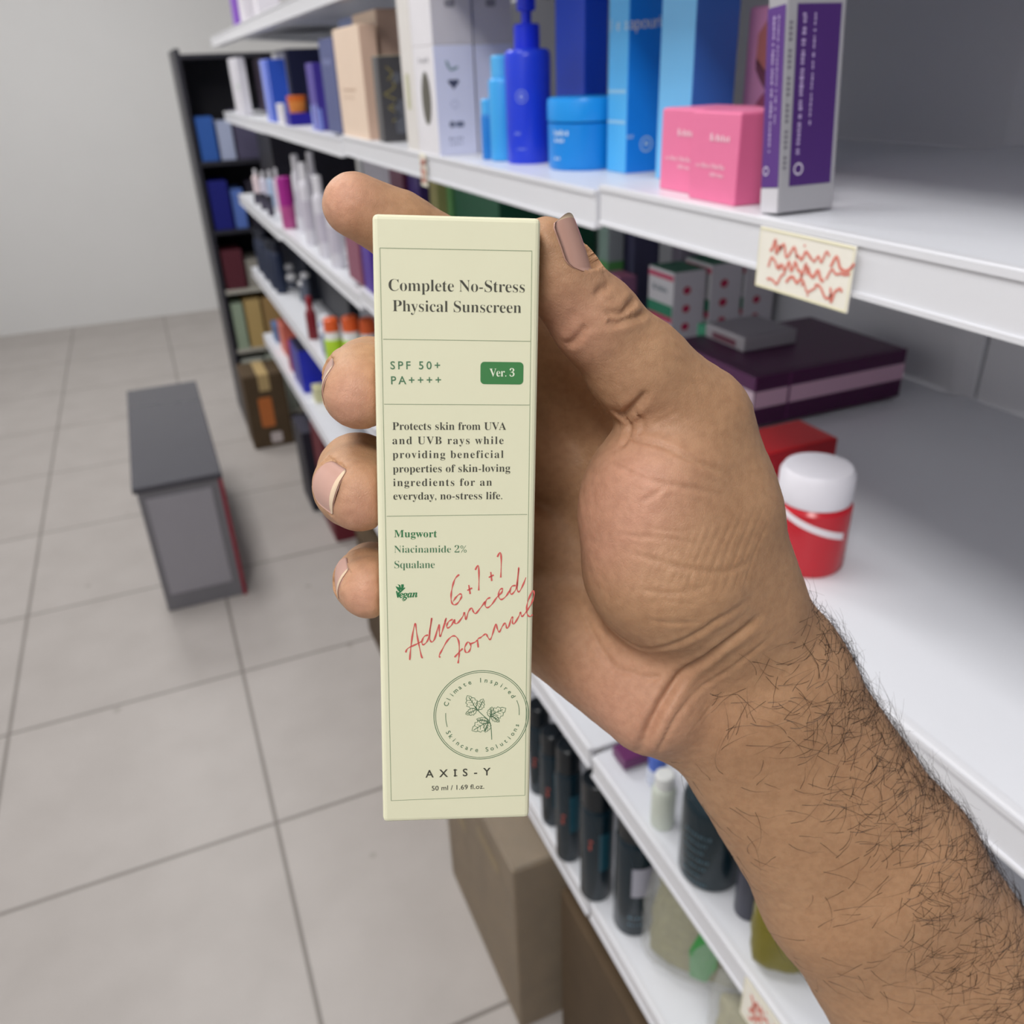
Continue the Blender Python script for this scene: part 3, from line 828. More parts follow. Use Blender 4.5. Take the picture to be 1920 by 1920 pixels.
def dotted(q, lab):
    o = carton('medicine_carton', q, hexmat('e0dfe3', .45), hexmat('dcd8e0', .45), hexmat('2b6a50', .45), lab, 'box', 'white cartons with red dots')
    dx, dy, h = q[3:]
    Pf, Ps = on_front(dx, dy, h), on_side(dx, dy, h)
    flat_print('red_band', o, [rrect(.0006, h * .05, dy - .0006, h * .12)], Pf, hexmat('d24a70'))
    flat_print('red_band', o, [rrect(.0006, h * .62, dy - .0006, h * .70)], Pf, hexmat('d24a70'))
    flat_print('green_band', o, [rrect(.0006, h * .46, dy - .0006, h * .62)], Pf, hexmat('2f8f6c'))
    flat_print('grey_lettering', o, marks(dy * .2, h * .22, dy * .6, h * .08, 6, 2), Pf, hexmat('6f7f8a'))
    for k in range(3):
        flat_print('red_dot', o, [ellipse(dx * .42, h * (.26 + .25 * k), h * .062, h * .055, 18)], Ps, hexmat('c42a55'))
    return o
q = L['dots1']
dotted((q[0], q[1], q[2], q[3] - .002, q[4], q[5]), 'white carton with a column of red dots, nearest the thumb')
dotted((q[0] + .062, q[1] - .004, q[2], .056, q[4], .112), 'white carton with red dots, second in the row from the thumb')
dotted((q[0] + .122, q[1] - .006, q[2], .056, q[4], .106), 'white carton with red dots, third in the row from the thumb')
q = L['green_stand']
carton('narrow_carton', q, hexmat('2f9a72', .4), hexmat('1f7f5c', .4), label='narrow green carton in front of the cartons with red dots')
carton('display_box', shift(L['green_big'], X=.60, dx=.20, dy=.245, h=.215), hexmat('1d6b45', .45), hexmat('145138', .45), label='large dark green box behind the thumb')
carton('tall_carton', shift(L['green_light'], Y=1.752, dx=.03, dy=.028), hexmat('6fae6a', .45), label='thin light green carton left of the large dark green box')
carton('tall_carton', shift(L['olive_strip'], Y=1.785, dx=.03, dy=.05), hexmat('b9b478', .45), label='thin olive yellow carton left of the light green one')
carton('tall_carton', shift(L['purple_tall'], Y=1.84, dx=.06, dy=.085), hexmat('43287f', .45), hexmat('38236c', .45), label='deep violet carton behind the forefinger')
carton('tall_carton', shift(L['maroon_tall'], Y=1.93, dx=.07, dy=.11), hexmat('7c3a58', .45), hexmat('6a3049', .45), label='dull maroon carton behind the forefinger')
q = shift(L['whitegreen'], dx=.03)
o = carton('tall_carton', q, hexmat('8aa59a', .45), hexmat('a9b0b4', .45), label='grey and green carton right of the large dark green box')
flat_print('green_base', o, [rrect(.0006, q[5] * .45, q[3] - .0006, q[5] - .0006)], on_side(*q[3:]), hexmat('5fa65a'))
flat_print('green_base', o, [rrect(.0006, q[5] * .45, q[4] - .0006, q[5] - .0006)], on_front(*q[3:]), hexmat('5fa65a'))
carton('tall_carton', shift(L['slate'], X=.735, dx=.05, dy=.06), hexmat('4a4a66', .45), label='slate grey carton next to the grey and green carton')
carton('tall_carton', (.80, 1.19, 1.126, .05, .03, .19), hexmat('8d8796', .45), label='mauve grey carton deep behind the cartons with red dots')
q = shift(L['pinkitem'], X=.655, dx=.03, dy=.05, h=.085)
carton('small_carton', q, hexmat('c07c98', .45), hexmat('8d5f80', .45), hexmat('b9718f', .45), label='dusky pink carton left of the cartons with red dots')
q = L['red_carton']
q = (.485, .565, 1.130, .085, .055, .046)
o = carton('soap_carton', q, hexmat('c4202c', .35), hexmat('a81522', .35), hexmat('d42a30', .35), label='bright red carton beside the wrist on the middle shelf')
X, Y, Z, r, h = L['redjar']
r, h = .030, .087
e = empty('screw_jar', (X + .008, Y, Z), 'red jar with a white screw cap, beside the wrist', 'jar')
lathe('body', [(0, .001), (r * .92, 0), (r, .004), (r, .056), (r * .9, .060), (0, .060)], hexmat('c3202e', .25), e, n=40)
lathe('cap', [(0, .060), (r * .94, .060), (r * .96, .062), (r * .96, h - .005), (r * .86, h), (0, h)], hexmat('e9e7ef', .35), e, n=40)
flat_print('white_band', e, [([(u, v + .35 * u) for v in (0, .006) for u in np.linspace(-.03, .03, 14)], [(i, i + 1, i + 15, i + 14) for i in range(13)])], on_drum(r, .05, math.radians(-135)), hexmat('ece4ea'))

q = shift(L['mauve'], X=.376)
carton('tall_carton', q, hexmat('8c4a63', .45), hexmat('7a4058', .45), label='dusky maroon carton at the shelf edge below the forefinger')
carton('tall_carton', shift(L['purple_s2'], X=.378), hexmat('4d2a96', .45), hexmat('43238a', .45), label='violet carton nearest the cream carton, below the forefinger')
wl = ['tall white bottle nearest the forefinger', 'tall white bottle standing beyond the forefinger, second along', 'white bottle left of the maroon carton', 'tall white bottle behind the magenta bottle', 'tall white bottle set back behind the other white bottles']
for q, lab in zip(L['white_bottles'], wl):
    q = (q[0] + .018, *q[1:])
    bottle('lotion_bottle', q, hexmat('dfdde6', .35), hexmat('e9e8ee', .35), lab, group='white lotion bottles', capfrac=.2, neck=.55, lab=(hexmat('c9c4d2'), .2, .55, math.radians(-115), .8))
X, Y, Z, r, h = L['magenta']
e = empty('shampoo_bottle', (X + .006, Y, Z), 'magenta bottle with a translucent pink foot at the shelf edge', 'bottle')
lathe('body', [(0, .001), (r * .9, 0), (r, .006), (r, h * .45), (0, h * .45)], hexmat('b8508f', .3), e, n=28)
lathe('cap', [(0, h * .45), (r * 1.02, h * .45), (r * 1.02, h * .98), (r * .9, h), (0, h)], hexmat('a3208a', .35), e, n=28)
for q, c, lab in zip(L['pastel_bottles'], ('e6d4d8', 'ded9ea', 'b9cdea', 'ead3e2'), ('cream bottle farthest along the middle shelf', 'pale lilac bottle, second from the far end of the middle shelf', 'pale blue bottle, third from the far end of the middle shelf', 'pale pink bottle right behind the dark jars on the middle shelf')):
    bottle('lotion_bottle', (q[0] + .03, *q[1:]), hexmat(c, .4), hexmat('eeecf2', .4), lab, group='pastel bottles')
for q, lab in zip(L['dark_bottles'], ('small dark jar at the shelf edge, farthest of three', 'small dark jar at the shelf edge, middle of three', 'small dark jar at the shelf edge, nearest of three')):
    bottle('small_jar', q, hexmat('4a4658', .35), hexmat('2e2c3a', .35), lab, 'jar', 'small dark jars', neck=.8, capfrac=.35)
carton('storage_carton', (.47, 3.30, 1.10, .30, .34, .235), hexmat('1c1a26', .5), label='black carton behind the pastel bottles')
carton('storage_carton', (.62, 2.25, 1.11, .2, .32, .2), hexmat('c9c6cf', .5), label='large pale grey carton behind the white bottles')
carton('tall_carton', (.45, 1.93, 1.11, .1, .09, .15), hexmat('c9c3cf', .45), label='pale lilac carton behind the maroon carton at the shelf edge')

# ------------------------------------------------------------------ goods on the fourth shelf
q = L['redbottle']
bottle('sauce_bottle', (.392, *q[1:]), hexmat('7c1824', .3), hexmat('98202a', .35), 'slim dark red bottle at the shelf edge', neck=.5, capfrac=.3)
q = L['bluewhite']
e_ = bottle('lotion_bottle', (.402, q[1] - .10, *q[2:]), hexmat('e3e4ee', .35), hexmat('3850b0', .35), 'white bottle with a blue cap right of the slim red bottle', capfrac=.35, neck=.75)
for q, lab in zip(L['orange_cap_bottles'], ('lime green bottle with an orange cap, leftmost of three above the middle finger', 'lime green bottle with an orange cap, middle of three above the middle finger', 'lime green bottle with an orange cap, closest to the cream carton')):
    X, Y, Z, r, h = q
    e = empty('cleaner_bottle', (X, Y, Z), lab, 'bottle', 'lime green bottles with orange caps')
    lathe('body', [(0, .001), (r * .92, 0), (r, .005), (r, h * .52), (r * .95, h * .58), (0, h * .58)], hexmat('b6da3a', .3), e, n=28)
    lathe('collar', [(0, h * .58), (r * .9, h * .58), (r * .8, h * .74), (0, h * .74)], hexmat('eeeeee', .35), e, n=28)
    lathe('cap', [(0, h * .74), (r * .86, h * .74), (r * .82, h * .97), (r * .6, h), (0, h)], hexmat('e0602a', .35), e, n=28)
q = L['lotion']
bottle('lotion_bottle', (.393, 2.26, *q[2:4], .12), hexmat('d9dbe8', .35), hexmat('e9e9f0', .35), 'pale grey bottle just left of the lime green bottles', capfrac=.25, neck=.6, lab=(hexmat('8c97b8'), .15, .6, math.radians(-115), .9))
for q, lab in zip(L['balls'], ('white round jar on the fourth shelf, farthest and highest', 'white round jar on the fourth shelf, largest', 'white round jar on the fourth shelf, between the others', 'white round jar on the fourth shelf, nearest the red bottle')):
    X, Y, Z, r, zc_ = q
    e = empty('round_jar', (X + .01, Y, Z), lab, 'jar', 'white round jars')
    hh = max(zc_ + r, .05)
    lathe('body', [(0, 0), (r * .8, 0), (r * .9, .004), (r * .9, hh - 1.6 * r if hh > 2 * r else hh * .3), (r * .7, hh - 1.3 * r if hh > 2 * r else hh * .42), (0, hh - 1.3 * r if hh > 2 * r else hh * .42)], hexmat('5a6070', .4), e, n=20)
    z0 = hh - 1.3 * r if hh > 2 * r else hh * .42
    lathe('lid', [(0, z0)] + [(r * math.sin(t), z0 + (hh - z0) * (.5 - .5 * math.cos(t))) for t in np.linspace(.5, math.pi - .25, 9)] + [(0, hh)], hexmat('f0f0f4', .3), e, n=20)
navy_words = ['farthest along the fourth shelf', 'second from the far end of the fourth shelf', 'third from the far end of the fourth shelf', 'fourth from the far end of the fourth shelf', 'fifth from the far end of the fourth shelf', 'nearest the round jars on the fourth shelf']
for i, wd in enumerate(navy_words):
    bottle('shampoo_bottle', (.405 + .004 * (i % 2), 3.56 - .085 * i, .815, .021, .165 + .008 * (i % 3)), hexmat('1f2a44', .35), hexmat('161b2c', .35), 'dark navy bottle, ' + wd, group='navy bottles', neck=.7, capfrac=.2)
carton('storage_carton', (.47, 2.95, .815, .3, .65, .235), hexmat('1a2030', .5), label='long dark carton behind the navy bottles on the fourth shelf')  # filler carton, added to make the shelf's back dark
carton('storage_carton', (.50, 2.45, .815, .27, .44, .21), hexmat('23262f', .5), label='dark carton behind the round jars on the fourth shelf')  # added as dark filler where the pale back panel showed
carton('storage_carton', (.52, 2.02, .815, .25, .38, .16), hexmat('8f8f98', .5), label='grey carton behind the lime green bottles on the fourth shelf')
M_navy, M_navycap = hexmat('0c2630', .22), hexmat('0b1a22', .3)
q = L['navybig']
e = bottle('shampoo_bottle', q, M_navy, M_navycap, 'large dark teal bottle standing below the wrist', neck=.5, capfrac=.18)
flat_print('silver_lettering', e, sum([marks(-.55 * q[3], .02 + .011 * k, 1.0 * q[3] * (.9 - .1 * (k % 3)), .0045, 9, k) for k in range(7)], []), on_drum(q[3], q[4] * .7, math.radians(-150)), hexmat('4d6a78'))
q = L['greywhite']
bottle('small_bottle', q, hexmat('d9e0d4', .35), hexmat('eef0ee', .35), 'small white and pale green bottle left of the large dark teal bottle', neck=.7)
q = L['slateb']
bottle('small_bottle', q, hexmat('3f4150', .35), hexmat('2c2e3a', .35), 'small slate bottle between the large teal bottle and the olive pouch', neck=.7)
q = L['violetflat']
carton('flat_carton', (q[0] + .004, q[1], q[2], .05, .03, .014), hexmat('6a2d62', .4), label='flat plum coloured carton under the heel of the hand')
q = L['blueb']
bottle('small_bottle', (q[0] + .006, q[1], q[2], .012, .045), hexmat('d8def0', .35), hexmat('4d6fd0', .35), 'small white bottle with a blue cap under the wrist', neck=.8, capfrac=.5)

M_clear = bpy.data.materials.new('clear_film')
M_clear.use_nodes = True
_b = M_clear.node_tree.nodes['Principled BSDF']
_b.inputs['Base Color'].default_value = (.93, .95, .93, 1)
_b.inputs['Roughness'].default_value = .12
_b.inputs['Alpha'].default_value = .22
_b.inputs['Specular IOR Level'].default_value = .8
_nz = M_clear.node_tree.nodes.new('ShaderNodeTexNoise'); _nz.inputs['Scale'].default_value = 55
_bp = M_clear.node_tree.nodes.new('ShaderNodeBump'); _bp.inputs['Strength'].default_value = .8; _bp.inputs['Distance'].default_value = .004
M_clear.node_tree.links.new(_nz.outputs['Fac'], _bp.inputs['Height']); M_clear.node_tree.links.new(_bp.outputs[0], _b.inputs['Normal'])

M_film = M_clear.copy()
M_film.name = 'wrapping_film'
M_film.node_tree.nodes['Principled BSDF'].inputs['Alpha'].default_value = .10

def pouch_mesh(w, d, h, seed, nu=30, nv=22, grow=0.0, top=.12):
    """a filled bag: full and rounded below, drawn flat into a seal at the top"""
    rnd = random.Random(seed)
    ph = [rnd.uniform(0, 6.28) for _ in range(6)]
    V, Fc = [], []
    for j in range(nv + 1):
        f = j / nv
        full = min(1, (f / .12) ** .5) * (1 - max(0, (f - .45) / .55) ** 1.6 * (1 - top))
        wide = min(1, .8 + f * 2) * (1 - .12 * max(0, f - .6))
        for i in range(nu):
            t = 2 * math.pi * i / nu
            c, s = math.cos(t), math.sin(t)
            rr = 1 + .05 * math.sin(3 * t + ph[0] + 5 * f) + .04 * math.sin(7 * t + ph[1] - 9 * f) * f + .03 * math.sin(11 * t + ph[2] + 14 * f)
            V.append(((w / 2 + grow) * wide * math.copysign(abs(c) ** .8, c) * rr, (d / 2 + grow) * full * math.copysign(abs(s) ** .9, s) * rr, h * f + grow * (f - .5) * 2))
    for j in range(nv):
        for i in range(nu):
            a, b = j * nu + i, j * nu + (i + 1) % nu
            Fc.append((a, b, b + nu, a + nu))
    Fc.append(tuple(range(nu))[::-1]); Fc.append(tuple(nv * nu + i for i in range(nu)))
    return mesh_from(V, Fc, 'pouch')
X, Y, Z, r, h = L['olive']
o = link('refill_pouch', pouch_mesh(.058, .042, .118, 4), mat('olive_foil', '7d7420', .3, .12, 40, bump=.3), None, (X + .012, Y + .004, Z + .0003), smooth=True)
o.rotation_euler.z = -.7
tag(o, 'olive yellow pouch standing on the shelf beside the forearm', 'pouch')

# ------------------------------------------------------------------ goods on the lowest shelf
labs = ['dark teal bottle with a grey label, nearest in the row on the lowest shelf', 'dark teal bottle with red print, second in the row on the lowest shelf', 'dark teal bottle, third in the row on the lowest shelf', 'dark teal bottle, fourth in the row on the lowest shelf', 'dark teal bottle, fifth in the row, beside the cream carton']
for i, (q, lab) in enumerate(zip(L['dark_tall_bottles'], labs)):
    X, Y, Z, r, h = q
    hmax = .215
    q = (X + .004, Y, Z, max(r, .0185), min(h, hmax))
    e = bottle('shampoo_bottle', q, hexmat('0c222d', .22), hexmat('091219', .3), lab, group='dark teal bottles', neck=.82, capfrac=.2, shoulder=.05)
    r = q[3]
    if i == 0:
        flat_print('price_sticker', e, [([(u, v) for v in (0, .052) for u in np.linspace(-.0165, .0165, 10)], [(k, k + 1, k + 11, k + 10) for k in range(9)])], on_drum(r, .132, math.radians(-95), .0006), hexmat('a8a8b6'))
        flat_print('silver_lettering', e, marks(-.012, 0, .02, .005, 4, 2) + marks(-.012, .014, .022, .004, 5, 6), on_drum(r, .042, math.radians(-110)), hexmat('6d8796'))
    else:
        flat_print('red_print', e, [rrect(-.004, .0, .001, .004), rrect(-.004, .008, -.001, .018)], on_drum(r, h * .45, math.radians(-135)), hexmat('b04a3a'))
        flat_print('teal_panel', e, [([(u, v) for v in (0, .07) for u in np.linspace(-.004, .014, 6)], [(k, k + 1, k + 7, k + 6) for k in range(5)])], on_drum(r, q[4] * .62, math.radians(-100)), hexmat('1c4a5a', .25))
X, Y, Z, r, h = L['bag']
M_herb = mat('dried_herb', '8f8a5c', .7, .4, 110, bump=.8)
e = empty('clear_bag', (.452, .535, Z + .0005), 'clear plastic bag with a green label and olive contents on the lowest shelf', 'bag', rz=-.85)
link('film', pouch_mesh(.150, .080, .190, 9), M_clear, e, smooth=True)
link('contents', pouch_mesh(.135, .064, .150, 12, grow=-.003, top=.45), M_herb, e, (0, 0, .004), smooth=True)
gl = [([(x, z) for x, z in [(-.008, -.03), (.012, -.03), (.024, -.08), (.020, -.125), (.006, -.14), (-.010, -.09)]], [(0, 1, 2, 3, 4, 5)])]
flat_print('green_label', e, gl, lambda u, v: (u, -.044 + .012 * abs(-v - .08) / .06, -v), hexmat('3f9a4a', .4))
e2 = empty('clear_bag', (.425, .405, Z + .0005), 'clear plastic bag with pale contents, nearest the camera on the lowest shelf', 'bag', rz=-1.0)
link('film', pouch_mesh(.10, .075, .16, 21), M_clear, e2, smooth=True)
link('contents', pouch_mesh(.088, .058, .12, 22, grow=-.003, top=.5), mat('dried_herb_pale', 'a39d78', .7, .35, 90, bump=.8), e2, (0, 0, .004), smooth=True)

q = L['coral']
carton('small_carton', (q[0], 3.30, q[2], .08, .12, q[5]), hexmat('df7a68', .45), hexmat('d8705e', .45), label='coral pink carton far along the lowest shelf')
q = L['bluebag']
o = carton('detergent_carton', (.385, 2.82, q[2], .10, .18, .15), hexmat('1f22a8', .35), hexmat('2530c0', .35), hexmat('131a40', .35), label='deep blue carton with a dark top on the lowest shelf')
carton('small_carton', (.40, 3.50, .535, .07, .10, .07), hexmat('5f7aa8', .45), label='small steel blue carton farthest along the lowest shelf')
q = L['paleyellow']
carton('small_carton', (q[0], 2.70, q[2], .04, .06, .05), hexmat('d6d3a4', .45), label='small pale yellow carton right of the deep blue carton')
carton('small_carton', (.39, 3.08, .535, .06, .06, .1), hexmat('b03a55', .45), label='small crimson carton left of the deep blue carton')

# ------------------------------------------------------------------ on the floor
M_kraft = mat('kraft_board', '7d694e', .75, .28, 16, bump=.15)
M_kraft2 = mat('kraft_board_dark', '54432f', .75, .25, 16, bump=.15)
def shipping_carton(q, lab, tape='c2a878', m=M_kraft, rot=0):
    o = carton('shipping_carton', q, m, m, m, lab, 'carton', 'cartons stored under the shelves', rot, bevel=.004, lid=False)
    X, Y, Z, dx, dy, h = q
    fl = box_bm(.004, .003, h, dx / 2 - .002, dy - .003, h + .004, .001, 1)
    link('top_flap', bm_mesh(fl, 'top_flap'), m, o)
    fl = box_bm(dx / 2 + .002, .003, h, dx - .004, dy - .003, h + .004, .001, 1)
    link('top_flap', bm_mesh(fl, 'top_flap'), m, o)
    tp = box_bm(dx / 2 - .024, .002, h + .004, dx / 2 + .024, dy - .002, h + .0046, 0)
    box_bm(dx / 2 - .024, -.0008, h - .07, dx / 2 + .024, 0, h + .0046, 0, 1, tp)
    link('packing_tape', bm_mesh(tp, 'packing_tape'), hexmat(tape, .3), o)
    return o
q = L['carton1']
o = shipping_carton((q[0], q[1] + .02, .0, .34, .36, q[5] - .02), 'brown carton wrapped in film under the lowest shelf, beneath the cream carton')
wf = box_bm(-.003, -.003, .01, .343, .363, q[5] - .012, .004, 2)
link('wrapping_film', bm_mesh(wf, 'wrapping_film'), M_film, o)
flat_print('torn_print', o, [rrect(.05, .12, .13, .16, .01), rrect(.2, .05, .3, .08, .01)], on_front(.34, .36, q[5] - .02, .001), hexmat('8a7348', .6))
shipping_carton((.375, .50, 0, .34, .29, .37), 'darker brown carton standing nearer the camera under the lowest shelf', m=M_kraft2)
shipping_carton((.36, 1.26, 0, .36, .40, .40), 'brown carton behind the film wrapped one under the lowest shelf')
shipping_carton((.37, 1.70, 0, .36, .42, .36), 'brown carton in the middle of the row under the lowest shelf', m=M_kraft2)
q = (.385, 2.95, 0, .30, .25, .30)
carton('crate_box', (.372, 2.98, 0, .3, .20, .33), hexmat('2f2e3c', .5), hexmat('2a2936', .5), hexmat('3c3b4a', .5), label='dark slate box on the floor under the lowest shelf')
carton('crate_box', (.40, 2.70, 0, .3, .22, .40), hexmat('7a2230', .5), hexmat('6a1c2a', .5), label='maroon box under the lowest shelf, right of the dark slate box')
o = shipping_carton((.25, 3.72, 0, .18, .22, .34), 'brown printed carton standing at the far end of the shelving', m=M_kraft2)
flat_print('orange_print', o, [rrect(.05, .10, .11, .24, .01)], on_side(.18, .22, .34, .001), hexmat('c4713a', .5))
flat_print('white_print', o, [rrect(.08, .27, .13, .32, .006)], on_side(.18, .22, .34, .001), hexmat('cfc4c4', .5))

# low grey counter with a red corner on the far side of the aisle
X1, Y1 = .049, 2.497
ct = empty('display_counter', (X1, Y1, 0), 'low grey display counter with a red corner strip, on the other side of the aisle', 'counter')
link('cabinet', bm_mesh(box_bm(-.24, 0, 0, 0, .95, .425, .003, 2), 'cabinet'), mat('grey_laminate', '77767c', .4, .05, 10), ct)
link('worktop', bm_mesh(box_bm(-.25, -.008, .425, .008, .96, .445, .003, 2), 'worktop'), mat('dark_laminate', '4a4a52', .18, .05, 10), ct)
link('corner_strip', bm_mesh(box_bm(-.006, -.006, 0, .006, .006, .425, .002, 2), 'corner_strip'), hexmat('8a1f33', .35), ct)
link('front_panel', bm_mesh(box_bm(-.22, -.004, .06, -.03, 0, .40, .001, 1), 'front_panel'), mat('pale_laminate', '9a98a0', .4, .04, 10), ct)

# a dark display rack standing across the far end of the shelving
rk = empty('display_rack', (.255, 4.02, 0), 'dark display rack standing across the far end of the aisle', 'rack')
M_rack, M_rackb = mat('rack_enamel', '2b2b34', .45, .05, 10), mat('rack_back', '3a3a42', .6, .05, 10)
RW, RD = .68, .38
for sx in (0, RW - .02):
    link('side_panel', bm_mesh(box_bm(sx, 0, 0, sx + .02, RD, 1.62, .002, 1), 'side_panel'), M_rack, rk)
link('back_panel', bm_mesh(box_bm(.02, RD - .012, .05, RW - .02, RD, 1.60, 0, 1), 'back_panel'), M_rackb, rk)
RZ = (.05, .385, .66, .92, 1.20, 1.60)
for z in RZ:
    link('shelf_board', bm_mesh(box_bm(.02, .0, z - .018, RW - .02, RD - .012, z, .001, 1), 'shelf_board'), M_rack if z > .7 else mat('rack_board_pale', 'b9b6ac', .5), rk)
def on_rack(name, x, z, dx, h, c, lab, dy=.2, y=.01, rough=.5):
    return carton(name, (.255 + x, 4.02 + y, z + .0003, dx, dy, h), hexmat(c, rough), label=lab, group='stock on the dark display rack', bevel=.002)
on_rack('stock_carton', .03, 1.20, .07, .17, '2f5fb0', 'blue carton on the upper board of the dark rack, leftmost')
on_rack('stock_carton', .11, 1.20, .06, .15, 'aeb8d6', 'pale blue carton on the upper board of the dark rack, second along')
on_rack('stock_carton', .18, 1.20, .09, .19, '54506a', 'slate violet carton on the upper board of the dark rack, third along')
on_rack('stock_carton', .30, 1.20, .12, .2, '24283c', 'near black carton on the upper board of the dark rack, fourth along')
on_rack('stock_carton', .03, .92, .08, .20, '131a7a', 'deep blue carton on the board of the dark rack beside the middle shelf')
on_rack('stock_carton', .12, .92, .05, .16, '5a78c4', 'light blue carton next to the deep blue carton on the dark rack')
on_rack('stock_carton', .19, .92, .12, .19, '2a2634', 'black carton next to the light blue carton on the dark rack')
on_rack('stock_carton', .03, .66, .09, .17, '5a2430', 'dark red carton on the dark rack above the tan cartons')
on_rack('stock_carton', .13, .66, .06, .12, '9a968e', 'grey carton next to the dark red carton on the dark rack')
on_rack('stock_carton', .21, .66, .14, .18, '20222e', 'charcoal carton next to the grey carton on the dark rack')
on_rack('stock_carton', .03, .385, .05, .21, '9fb09a', 'pale green carton on the dark rack, left of the tan cartons')
on_rack('stock_carton', .09, .385, .07, .22, 'c2a66e', 'tan carton on the dark rack, right of the pale green carton')
on_rack('stock_carton', .17, .385, .08, .22, 'a8895a', 'darker tan carton on the dark rack beside the lowest shelf')
on_rack('stock_carton', .27, .385, .12, .17, 'c9c3a4', 'cream carton on the dark rack, right of the darker tan carton')
on_rack('stock_carton', .03, .05, .10, .28, 'b9bdb4', 'pale grey carton at the foot of the dark rack, leftmost')
on_rack('stock_carton', .14, .05, .12, .29, 'a9b0a4', 'grey green carton at the foot of the dark rack, second along')
on_rack('stock_carton', .27, .05, .16, .25, '8b7a58', 'brown carton at the foot of the dark rack, third along')

# ------------------------------------------------------------------ the held carton and the hand, modelled in millimetres in a frame
# of their own (right / down / away from the palm) and set into the shop by that frame's place and turn
GRIP_AT = np.array([0.0, 0.0, 1.5])
GRIP_AXES = np.array([[0.91923797, -0.2121119, 0.3316777], [-0.39213903, -0.41828163, 0.81930914], [-0.03505053, -0.88320384, -0.46767771]])
def w3(p):                     # millimetres -> shop coordinates
    return GRIP_AT + GRIP_AXES @ (np.array(p, float) * .001)
T0 = np.array(L['carton_frame']['T0']); CU = np.array(L['carton_frame']['u']); CV = np.array(L['carton_frame']['v']); CN = np.array(L['carton_frame']['n'])
CU = CU / np.linalg.norm(CU); CN = CN - CU * (CN @ CU); CN /= np.linalg.norm(CN); CV = np.cross(CN, CU)
BW, BH, BD = L['carton_frame']['W'], L['carton_frame']['H'], 36.0
def bpt(u, v, w):              # point of the carton's own frame: right, down, back
    return T0 + CU * u + CV * v + CN * w
def K(*p):
    return np.array(p, float)

def smin(a, b, k):
    h = np.clip(.5 + .5 * (b - a) / k, 0, 1)
    return b + (a - b) * h - k * h * (1 - h)

H = 1.25
LO = np.array([-62.0, -100.0, 160.0]); HI = np.array([175.0, 245.0, 320.0])
NX, NY, NZ = [int(math.ceil((HI[i] - LO[i]) / H)) + 1 for i in range(3)]
def new_field():
    return np.full((NX, NY, NZ), 60.0, np.float32)

def rc(F, a, b, r1, r2, k, pad=16.0, sq=None):
    """blend a round cone a->b into field F; sq = (axis, factor) flattens it along an axis"""
    a = np.array(a, float); b = np.array(b, float)
    R = max(r1, r2) + pad
    i0 = np.maximum(np.floor((np.minimum(a, b) - R - LO) / H).astype(int), 0)
    i1 = np.minimum(np.ceil((np.maximum(a, b) + R - LO) / H).astype(int) + 1, [NX, NY, NZ])
    if (i1 <= i0).any():
        return
    g = [LO[i] + H * np.arange(i0[i], i1[i], dtype=np.float32) for i in range(3)]
    x, y, z = g[0][:, None, None] - a[0], g[1][None, :, None] - a[1], g[2][None, None, :] - a[2]
    d = b - a
    L2 = max(d @ d, 1e-6)
    if sq is not None:
        n, fct = np.array(sq[0], float), sq[1]
        n = n / np.linalg.norm(n)
        s = (x * n[0] + y * n[1] + z * n[2] - 0)
        t = np.clip((x * d[0] + y * d[1] + z * d[2]) / L2, 0, 1)
        qx, qy, qz = x - t * d[0], y - t * d[1], z - t * d[2]
        qn = qx * n[0] + qy * n[1] + qz * n[2]
        q2 = qx * qx + qy * qy + qz * qz + qn * qn * (1 / fct ** 2 - 1)
        dist = (np.sqrt(q2) - (r1 + (r2 - r1) * t)) * min(1.0, (1 + fct) / 2)
    else:
        t = np.clip((x * d[0] + y * d[1] + z * d[2]) / L2, 0, 1)
        dist = np.sqrt((x - t * d[0]) ** 2 + (y - t * d[1]) ** 2 + (z - t * d[2]) ** 2) - (r1 + (r2 - r1) * t)
    sl = tuple(slice(i0[i], i1[i]) for i in range(3))
    F[sl] = smin(F[sl], dist.astype(np.float32), k)

def chain(F, pts, k=3.0):
    for (a, ra), (b, rb) in zip(pts[:-1], pts[1:]):
        rc(F, a, b, ra, rb, k)

# palm, thumb ball, wrist and forearm
PALM = new_field()
mcp = [K(26.5, -31.5, 259.4), K(19.5, -11.9, 265.8), K(12.0, 11.1, 268.8), K(0.8, 32.2, 265.9)]
wr = [K(66.1, 44.9, 265.7), K(61.8, 52.3, 268.8), K(55.7, 58.3, 268.5), K(47.0, 59.6, 262.9)]
for a, b, r1, r2 in zip(mcp, wr, (11.5, 11.5, 11, 10.5), (15, 15, 15, 15.5)):
    rc(PALM, a, b, r1, r2, 9)
rc(PALM, K(13.4, 36.7, 261.7), K(42.3, 54.3, 250.2), 12.0, 18.0, 9)               # heel of the hand on the little finger's side
rc(PALM, K(61.6, 43.3, 260.9), K(73.1, 56.5, 260.4), 19, 20, 10)
rc(PALM, K(12.4, -35.6, 259.5), K(6.8, -13.7, 267.5), 11, 10.5, 6)                  # web between the first two fingers
rc(PALM, K(61.1, 23.8, 248.8), K(82.3, 50.0, 258.8), 20.5, 19.5, 12)              # thumb side of the wrist
FA = [(K(64.7, 63.2, 262.0), K(82.3, 50.0, 258.8)), (K(108.8, 130.6, 284.3), K(129.8, 113.8, 278.6)), (K(168.6, 226.8, 314.6), K(195.9, 200.8, 305.5))]
